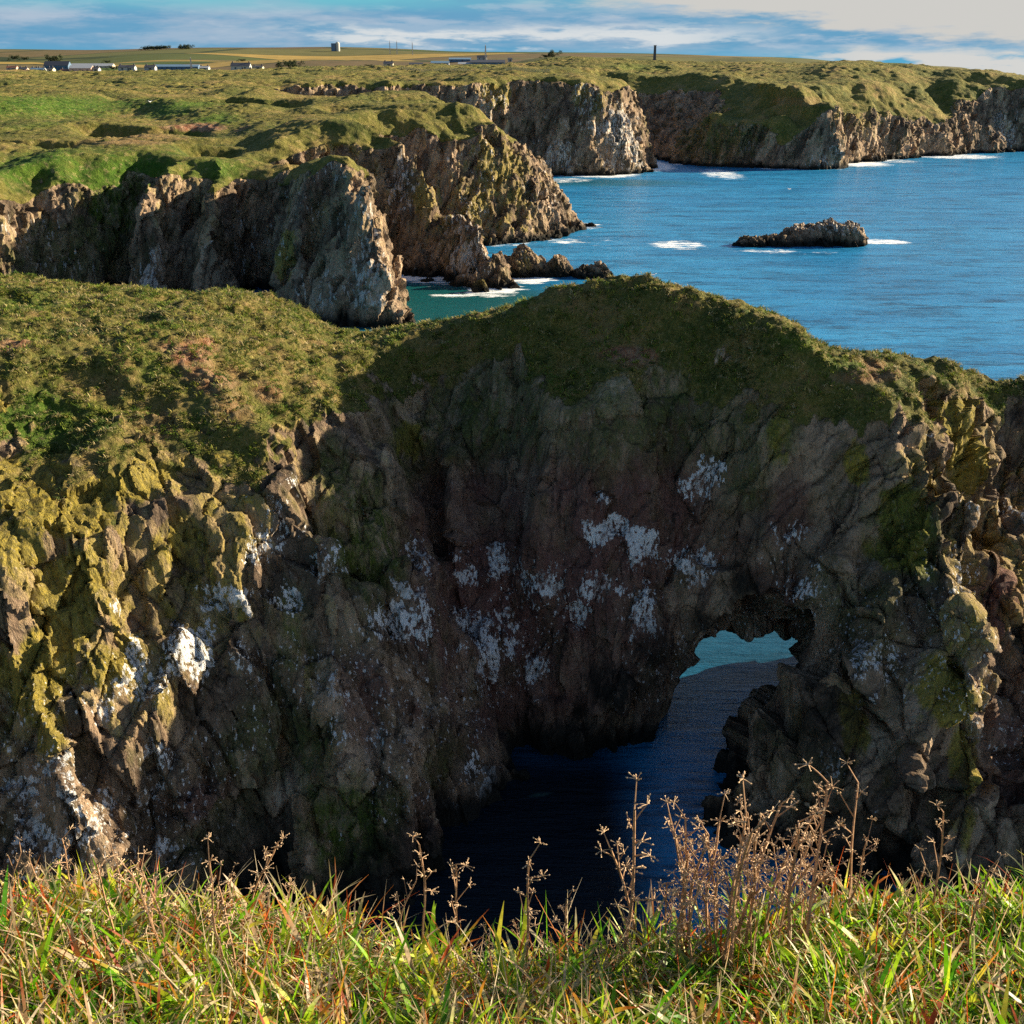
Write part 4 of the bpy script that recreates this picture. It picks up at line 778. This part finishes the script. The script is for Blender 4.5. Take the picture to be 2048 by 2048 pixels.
# ------------------------------------------------------------------ rocks in the sea
def sea_rock(name, blobs, h, k, seed, label, cat='rock', group=None, lich=.15, gu=.2):
    """blobs: (x, y, z, rx, ry, rz, turn)"""
    B = np.array(blobs); lo = (B[:, :3] - B[:, 3:6].max(1)[:, None] * 1.3).min(0); hi = (B[:, :3] + B[:, 3:6].max(1)[:, None] * 1.3).max(0); lo[2] = -1.2
    xs, ys, zs = (np.arange(lo[i], hi[i], h) for i in range(3)); X, Y, Z = np.meshgrid(xs, ys, zs, indexing='ij'); f = None
    for x, y, z, rx, ry, rz, tn in blobs:
        a = (X - x) * cos(tn) + (Y - y) * sin(tn); b = -(X - x) * sin(tn) + (Y - y) * cos(tn)
        d = (np.sqrt((a / rx) ** 2 + (b / ry) ** 2 + ((Z - z) / rz) ** 2) - 1) * min(rx, ry, rz); f = d if f is None else np.minimum(f, d)
    sz = B[:, 3:6].min(); f = f - .35 * sz * fbm((X + .5 * Z) / (sz * .9), Y / (sz * .9), Z / (sz * 1.3), 3, seed)
    V, Q = nets(f.astype(F32), lo, h); V, Q = subdiv(V, Q); N = normals(V, Q); d, tint = rock_disp(V, N, k, F32(.4), seed + 1); V = V + N * d[:, None]
    c = np.array([B[:, 0].mean(), B[:, 1].mean(), 0.0]); z0 = np.zeros(len(V), F32)
    gm = gu * sstep(V[:, 2], B[:, 5].max() * .35, B[:, 5].max() * .8)
    o = mesh_obj(name, V - c.astype(F32), Q, M_far, attrs=dict(grass=z0, guano=gm, tint=tint, lichen=z0 + lich, moss=z0, red=z0, soil=z0, lush=z0), smooth=True); o.location = c
    try: o.data.set_sharp_from_angle(angle=radians(26))
    except Exception: pass
    return tag(o, label, cat, group)
def P0(px, py): return at_z(px, py, 0)
a, b = P0(1392, 466), P0(1637, 466); w = b[0] - a[0]; y0 = a[1] + 3
sea_rock('skerry', [(a[0] + .14 * w, y0, 0, .15 * w, 3.2, 1.9, .1), (a[0] + .34 * w, y0 + .5, .2, .17 * w, 3.5, 2.1, -.1), (a[0] + .52 * w, y0 + 1, .2, .16 * w, 4, 3.4, .3), (a[0] + .72 * w, y0 + 2, .3, .16 * w, 5, 4.9, .2), (a[0] + .88 * w, y0 + 1, .2, .14 * w, 4.6, 4.6, -.2), (a[0] + .58 * w, y0 + 5, .3, .2 * w, 4, 3.6, 0)], .45, 1.1, 700,
         'long dark rock islet alone in the blue sea, low left end and humped right end', 'rock islet', lich=.1, gu=.55)
def rk(px, py, wpx, hm, seed, label, tn=0.0, dp=1.0, lich=.15):
    c = P0(px, py); w = wpx * .53 / FPX * np.linalg.norm(c - [0, 0, HC]) / 2
    sea_rock('sea_rock', [(c[0] - .35 * w, c[1] + 1, 0, .68 * w, .6 * w * dp, hm * .7, tn), (c[0] + .3 * w, c[1] + 1, 0, .66 * w, .55 * w * dp, hm, tn + .3)], .4, .9, seed, label, 'rock', None, lich)
rk(972, 520, 120, 5.0, 711, 'sunlit brown rock hump at the foot of the middle headland, beside the white surf', .3, 1.0, .4)
rk(1040, 521, 90, 3.4, 712, 'dark rounded rock in the middle of the row of three above the arch crest', -.2)
rk(1118, 524, 76, 2.6, 713, 'low dark rock at the seaward end of the row above the arch crest', .2)
rk(1062, 410, 56, 2.0, 714, 'small dark rock at the tip of the middle headland', .1)
rk(1112, 428, 22, 1.3, 715, 'tiny dark rock standing clear of the headland tip')
rk(1640, 305, 60, 3.4, 716, 'pale pointed rocks at the foot of the far cliff, with surf on their right', .2, .6, .3)
rk(1790, 292, 50, 3.0, 717, 'dark low rock at the foot of the far right cliff', .2, .6)
rk(905, 552, 34, 2.4, 718, 'small ochre rock at the mouth of the dark gully, with surf beside it', .2, 1.0, .6)

# ------------------------------------------------------------------ buildings, trees, masts inland
def ground_at(px, py, full=2048.0, lo=300, hi=4000):
    lo = float(ymap(lo)); hi = float(ymap(hi))
    d = ray(px, py, full); y = np.exp(np.linspace(np.log(lo), np.log(hi), 500)); X = d[0] * y; z = land_top(X, y); rz = HC + d[2] * y; m = np.nonzero(rz <= z)[0]
    i = m[0] if len(m) else np.argmin(rz - z); return float(X[i]), float(y[i]), float(z[i])
def mpp(y): return y / FPX / 2      # metres per pixel of the 2048 px photo
def land_z(x, y): return float(land_top(np.array([x]), np.array([y]))[0])
MW = dict(pink=simple('pink_render', (.62, .42, .33), var=.05), white=simple('white_render', (.46, .46, .42), var=.04), grey=simple('grey_render', (.34, .35, .36), var=.06), tan=simple('tan_render', (.55, .47, .33), var=.05), blue=simple('blue_sheet', (.10, .17, .26), .6, var=.06), yellow=simple('cream_render', (.62, .58, .38), var=.05), dark=simple('dark_stone', (.09, .09, .10), var=.1))
MR = dict(slate=simple('slate_roof', (.07, .075, .09), .6), sheet=simple('sheet_roof', (.38, .40, .42), .5), red=simple('tile_roof', (.30, .13, .08)), blueroof=simple('blue_sheet_roof', (.16, .26, .36), .5))
M_glass = simple('window_glass', (.03, .04, .05), .15, .5, var=.02); M_metal = simple('grey_metal', (.20, .21, .22), .5, .4, var=.05); M_wood = simple('fence_wood', (.55, .48, .26), .8)
def house(name, px0, px1, py, hpx, wall, roof, label, cat='house', roofpart=.4, chimney=True, group=None, lo=620, rz=0.0):
    x, y, z = ground_at((px0 + px1) / 2, py, lo=lo); k = mpp(math.hypot(x, y)); w = (px1 - px0) * k; H = hpx * k; wh = H * (1 - roofpart) + .4; rh = H * roofpart; dp = max(5.5, min(w * .5, 11))
    e = empty(name, (x, y, z - .4), rz); MB().box((0, 0, wh / 2), (w, dp, wh)).build('wall', MW[wall], e)
    rf = MB().gable((0, 0, wh), (w, dp), rh, .25, .12).build('roof', MR[roof], e)
    g = MB(); g.add([(-w / 2, -dp / 2, wh), (-w / 2, dp / 2, wh), (-w / 2, 0, wh + rh), (-w / 2 + .02, 0, wh + rh)], [(0, 2, 3, 1)]); g.add([(w / 2, -dp / 2, wh), (w / 2, dp / 2, wh), (w / 2, 0, wh + rh), (w / 2 - .02, 0, wh + rh)], [(0, 1, 2, 3)]); g.build('gable', MW[wall], e)
    if chimney:
        for sx in (-1, 1): MB().box((sx * (w / 2 - .8), 0, wh + rh + .3), (.7, .6, 1.3)).build('chimney', MW['dark'], rf)
    n = max(1, int(w / 4.5))
    for i in range(n):
        wx = (i + .5) / n * w - w / 2; MB().box((wx, -dp / 2 - .02, wh * .6), (1.1, .08, 1.1)).build('window', M_glass, e)
    MB().box((w * .12, -dp / 2 - .03, wh * .36 + .2), (.95, .08, 1.9)).build('door', MW['dark'], e)
    return tag(e, label, cat, group)
house('farm_shed', 146, 184, 147, 13, 'pink', 'sheet', 'long pink-walled shed, the brightest building of the left hand farm', 'shed', .35, False)
house('barn', 135, 222, 136, 7, 'tan', 'sheet', 'very long low pale roofed barn behind the pink shed', 'barn', .6, False)
house('cottage', 189, 199, 144, 8, 'white', 'slate', 'tiny white cottage just right of the pink shed')
house('cottage', 242, 270, 144, 9, 'white', 'slate', 'long white cottage with dark roof, midway between the pink shed and the blue shed')
house('cottage', 293, 311, 142, 9, 'grey', 'slate', 'grey cottage at the left end of the long blue shed')
house('farm_shed', 318, 395, 140, 9, 'blue', 'blueroof', 'very long dark blue shed in front of the golden field', 'shed', .4, False)
house('barn', 96, 138, 140, 14, 'blue', 'slate', 'tall dark blue barn left of the pink shed', 'barn', .5, False)
house('cottage', 402, 418, 141, 7, 'white', 'sheet', 'bright white low building at the right end of the blue shed')
house('farmhouse', 466, 500, 142, 13, 'white', 'slate', 'farmhouse with dark roof and white gable right of the golden field', 'farmhouse')
house('cottage', 508, 526, 142, 6, 'yellow', 'slate', 'low cream outbuilding right of the white gabled farmhouse', 'outbuilding')
house('cottage', 65, 76, 144, 6, 'white', 'blueroof', 'small white cottage with blue roof, left one of the pair by the left edge')
house('cottage', 78, 90, 145, 6, 'white', 'blueroof', 'small bluish white cottage, right one of the pair by the left edge')
house('cottage', 42, 56, 149, 7, 'pink', 'slate', 'low pinkish cottage below the roofs near the left edge')
house('cottage', 99, 109, 151, 8, 'yellow', 'slate', 'cream cottage below the tall blue barn')
house('cottage', 125, 143, 151, 7, 'white', 'red', 'white cottage with red roof in front of the pink shed')
house('cottage', 17, 34, 141, 7, 'pink', 'red', 'pink and red cottage farthest to the left, at the photo edge')
house('cottage', 769, 786, 137, 9, 'tan', 'slate', 'solitary tan cottage on the moor left of the long fence')
for a, b, py, hp, wl, rf, lb in ((820, 845, 134, 7, 'grey', 'slate', 'small grey block at the left end of the headland settlement'), (864, 897, 132, 8, 'grey', 'blueroof', 'pale roofed block second from the left in the headland settlement'), (900, 940, 124, 7, 'blue', 'blueroof', 'low blue grey building behind the others, left of the tall mast'),
                               (918, 942, 133, 7, 'grey', 'sheet', 'grey shed in front of the blue grey building'), (944, 1007, 133, 11, 'blue', 'slate', 'largest dark blue building of the headland settlement, under the tall mast'), (955, 973, 121, 8, 'white', 'slate', 'small white house at the foot of the tall mast'), (1016, 1024, 123, 6, 'white', 'slate', 'tiny white house right of the tall mast')):
    house('building', a, b, py, hp, wl, rf, lb, 'building', .4, False, lo=660)
x, y, z = ground_at(672, 108, lo=2000); k = mpp(y)
e = empty('water_tower', (x, y, z - 2)); w = 15 * k
MB().box((-w * .25, 0, w * .5), (w * .5, w * .6, w)).build('tower_block', MW['blue'], e); MB().tube([(w * .25, 0, 0), (w * .25, 0, w * 1.02)], [w * .27, w * .27], 20).build('tower_shaft', MW['white'], e)
V, Q = tube([(w * .25, 0, w * 1.0), (w * .25, 0, w * 1.12), (w * .25, 0, w * 1.2)], [w * .27, w * .2, .01], 20); MB().add(V, Q).build('dome', MW['white'], e); tag(e, 'white domed tower with a dark block beside it, alone on the skyline', 'tower')
def mast(px, py, hpx, label, lo=1500, group=None):
    x, y, z = ground_at(px, py, lo=lo); k = mpp(y); H = hpx * k; m = MB(); r = .9
    for i in range(3):
        a = i * 2.094; m.tube([(r * cos(a), r * sin(a), 0), (r * .35 * cos(a), r * .35 * sin(a), H)], [.42, .3], 4)
    e = m.build('radio_mast', M_metal); e.location = (x, y, z - 1); b = MB(); n = 9
    for i in range(n):
        for j in range(3):
            a0, a1 = j * 2.094, (j + 1) * 2.094; z0, z1 = H * i / n, H * (i + 1) / n; r0, r1 = r * (1 - .65 * i / n), r * (1 - .65 * (i + 1) / n); b.tube([(r0 * cos(a0), r0 * sin(a0), z0), (r1 * cos(a1), r1 * sin(a1), z1)], [.14, .14], 3)
    b.build('bracing', M_metal, e); MB().tube([(0, 0, H * .98), (0, 0, H * 1.12)], [.25, .1], 5).build('antenna', M_metal, e); return tag(e, label, 'mast', group)
mast(780, 108, 22, 'thin radio mast on the skyline, left one of the close pair', group='skyline masts'); mast(794, 108, 22, 'thin radio mast on the skyline, right one of the close pair', group='skyline masts'); mast(825, 110, 22, 'faint radio mast standing apart right of the close pair', group='skyline masts')
mast(971, 121, 27, 'tallest dark mast, rising from the white house of the settlement', 900, 'skyline masts'); mast(383, 140, 22, 'slim mast behind the long blue shed', 700)
x, y, z = ground_at(1309, 121, lo=640); k = mpp(y); H = 26 * k; w = 4.2 * k
e = empty('stone_tower', (x, y, z - .6)); MB().box((0, 0, H * .5), (w, w, H), .3, .78).build('shaft', MW['dark'], e); MB().box((0, 0, H * .06), (w * 1.35, w * 1.35, H * .12), .3).build('plinth', MW['dark'], e); MB().box((0, 0, H * 1.03), (w * .95, w * .95, H * .05), .3).build('cap', MW['dark'], e); tag(e, 'dark slender stone tower alone on the headland skyline', 'tower')
# fences
def fence(p0, p1, py0, py1, label, n, lo=400):
    A = ground_at(p0, py0, lo=lo, hi=700); B = ground_at(p1, py1, lo=lo, hi=700); e = empty('fence', A); e_rail = MB()
    pts = []
    for i in range(n + 1):
        t = i / n; x = A[0] + (B[0] - A[0]) * t; y = A[1] + (B[1] - A[1]) * t; pts.append((x - A[0], y - A[1], land_z(x, y) - A[2]))
    for i, q in enumerate(pts): MB().box((q[0], q[1], q[2] + .65), (.28, .28, 1.5)).build('post', M_wood, e)
    for hh in (.35, .75, 1.15):
        for q, r_ in zip(pts[:-1], pts[1:]): e_rail.tube([(q[0], q[1], q[2] + hh), (r_[0], r_[1], r_[2] + hh)], [.11, .11], 4)
    e_rail.build('rail', M_wood, e); tag(e, label, 'fence')
fence(800, 978, 139, 139, 'pale wooden fence along the cliff top below the settlement, left stretch', 40); fence(1012, 1100, 142, 145, 'pale wooden fence on the cliff top, right stretch above the dark cove', 24)
# trees
M_crown = leaf_mat('tree_leaves', .8, .15); M_bark = simple('bark', (.10, .075, .05))
def tree_proto(seed, asp):
    r = np.random.default_rng(seed); n = 900; c = r.normal(0, 1, (9, 3)) * [.26 * asp, .26, .13] + [0, 0, .52]; i = r.integers(0, 9, n); d = r.normal(0, 1, (n, 3)); d /= np.linalg.norm(d, axis=1, keepdims=True)
    P = c[i] + d * (r.uniform(.5, 1, (n, 1)) * [.24 * asp, .24, .27]); P[:, 2] = np.maximum(P[:, 2], .12); a = r.normal(0, 1, (n, 3)); a /= np.linalg.norm(a, axis=1, keepdims=True); b = np.cross(a, d); b /= np.linalg.norm(b, axis=1, keepdims=True) + 1e-6
    s_ = r.uniform(.03, .06, (n, 1)); V = np.stack([P - a * s_, P - b * s_, P + a * s_, P + b * s_], 1).reshape(-1, 3); Q = np.arange(n * 4).reshape(n, 4)
    col = (np.array([.045, .065, .022]) * r.uniform(.6, 1.5, (n, 1))).repeat(4, 0); crown = mesh_obj('crown', V, Q, M_crown, attrs=dict(col=col), link=False)
    m = MB(); m.tube([(0, 0, -.05), (.01, 0, .3), (0, .01, .7)], [.035, .027, .012], 7)
    for q in c[:6]: m.tube([(0, 0, .25), tuple(np.array([0, 0, .3]) * .4 + q * .6 * [1, 1, .9]), tuple(q)], [.018, .011, .004], 5)
    return crown, m.build('trunk', M_bark, link=False)
tps = [tree_proto(21, 1.0), tree_proto(22, 1.5), tree_proto(23, 2.2)]; first_t = set()
def tree(px, py, hpx, kind, label, group=None, lo=700, name='tree', hi=4000):
    x, y, z = ground_at(px, py, lo=lo, hi=hi); H = hpx * mpp(y); cr, tr = tps[kind]; e = empty(name, (x, y, z - .2), float(rng.uniform(-.5, .5))); e.scale = (H, H, H)
    for q in (cr, tr):
        c = q if kind not in first_t else q.copy(); scene.collection.objects.link(c); c.parent = e
    first_t.add(kind); return tag(e, label, 'tree', group)
for a, b, hp, kd, lb in ((563, 137, 13, 1, 'rounded dark tree at the left of the clump right of the farmhouse'), (577, 137, 16, 0, 'tallest dark tree in the middle of the clump right of the farmhouse'), (594, 137, 15, 1, 'dark tree at the right of the clump right of the farmhouse'),
                         (30, 122, 12, 2, 'broad dark tree on the brown slope near the left edge'), (50, 122, 9, 2, 'lower dark tree on the brown slope, right of the broad one'), (110, 130, 20, 0, 'tall dark tree sticking up behind the blue barn'),
                         (485, 124, 7, 2, 'flat dark tree on the slope behind the farmhouse'), (215, 127, 7, 2, 'small dark tree on the slope behind the long barn'), (1108, 122, 14, 1, 'dark bushy tree on the skyline left of the green hump'), (1092, 122, 9, 2, 'low dark tree on the skyline, farther left of the green hump'),
                         (247, 141, 9, 1, 'dark bush-like tree at the white cottage'), (228, 141, 10, 2, 'dark tree between the pink shed and the long white cottage'), (738, 137, 8, 2, 'dark gorse-like tree left of the solitary tan cottage')):
    tree(a, b, hp, kd, lb)
for i, a in enumerate((293, 301, 309, 317, 325, 334)): tree(a, 113, 8 + (i % 3), 2, 'dark tree in the long row on the skyline above the blue shed', 'skyline tree row', 2000)
for i, a in enumerate((366, 374, 381)): tree(a, 112, 9, 1, 'dark tree in the short clump on the skyline, right of the long row', 'skyline tree clump', 2000)

# ------------------------------------------------------------------ gulls
M_gull = simple('gull_white', (.80, .80, .80), .6, var=.03); M_wing = simple('gull_grey', (.42, .45, .50), .6, var=.03)
def gull(px, py, y, label, rz, sc_=1.0):
    p = at_y(px, py, y); e = empty('gull', p, rz); e.scale = (sc_,) * 3
    MB().tube([(-.30, 0, .02), (-.2, 0, .01), (-.05, 0, 0), (.1, 0, .02), (.2, 0, .06), (.26, 0, .07), (.33, 0, .055)], [.01, .045, .085, .085, .055, .05, .006], 10).build('body', M_gull, e, True)
    for sg in (-1, 1):
        w = MB(); P = np.array([(0.05, .05, .04), (.02, .3, .17), (-.06, .62, .12)]) * [1, sg, 1]; Q_ = np.array([(-.12, .05, .04), (-.12, .3, .16), (-.12, .62, .11)]) * [1, sg, 1]
        V = np.concatenate([P, Q_, P - [0, 0, .015], Q_ - [0, 0, .015]]); w.add(V, [(0, 1, 4, 3), (1, 2, 5, 4), (6, 9, 10, 7), (7, 10, 11, 8), (0, 6, 7, 1), (1, 7, 8, 2), (3, 4, 10, 9), (4, 5, 11, 10), (2, 8, 11, 5), (0, 3, 9, 6)]); w.build('wing', M_wing, e)
    tag(e, label, 'gull')
gull(1489, 357, 260, 'white gull flying over open water above the dark islet', .6, 1.3); gull(1232, 519, 110, 'white gull flying just above the grassy crest of the arch', 2.4, .9); gull(283, 192, 260, 'white gull gliding over the bright green slope on the left', 1.2, 1.3)
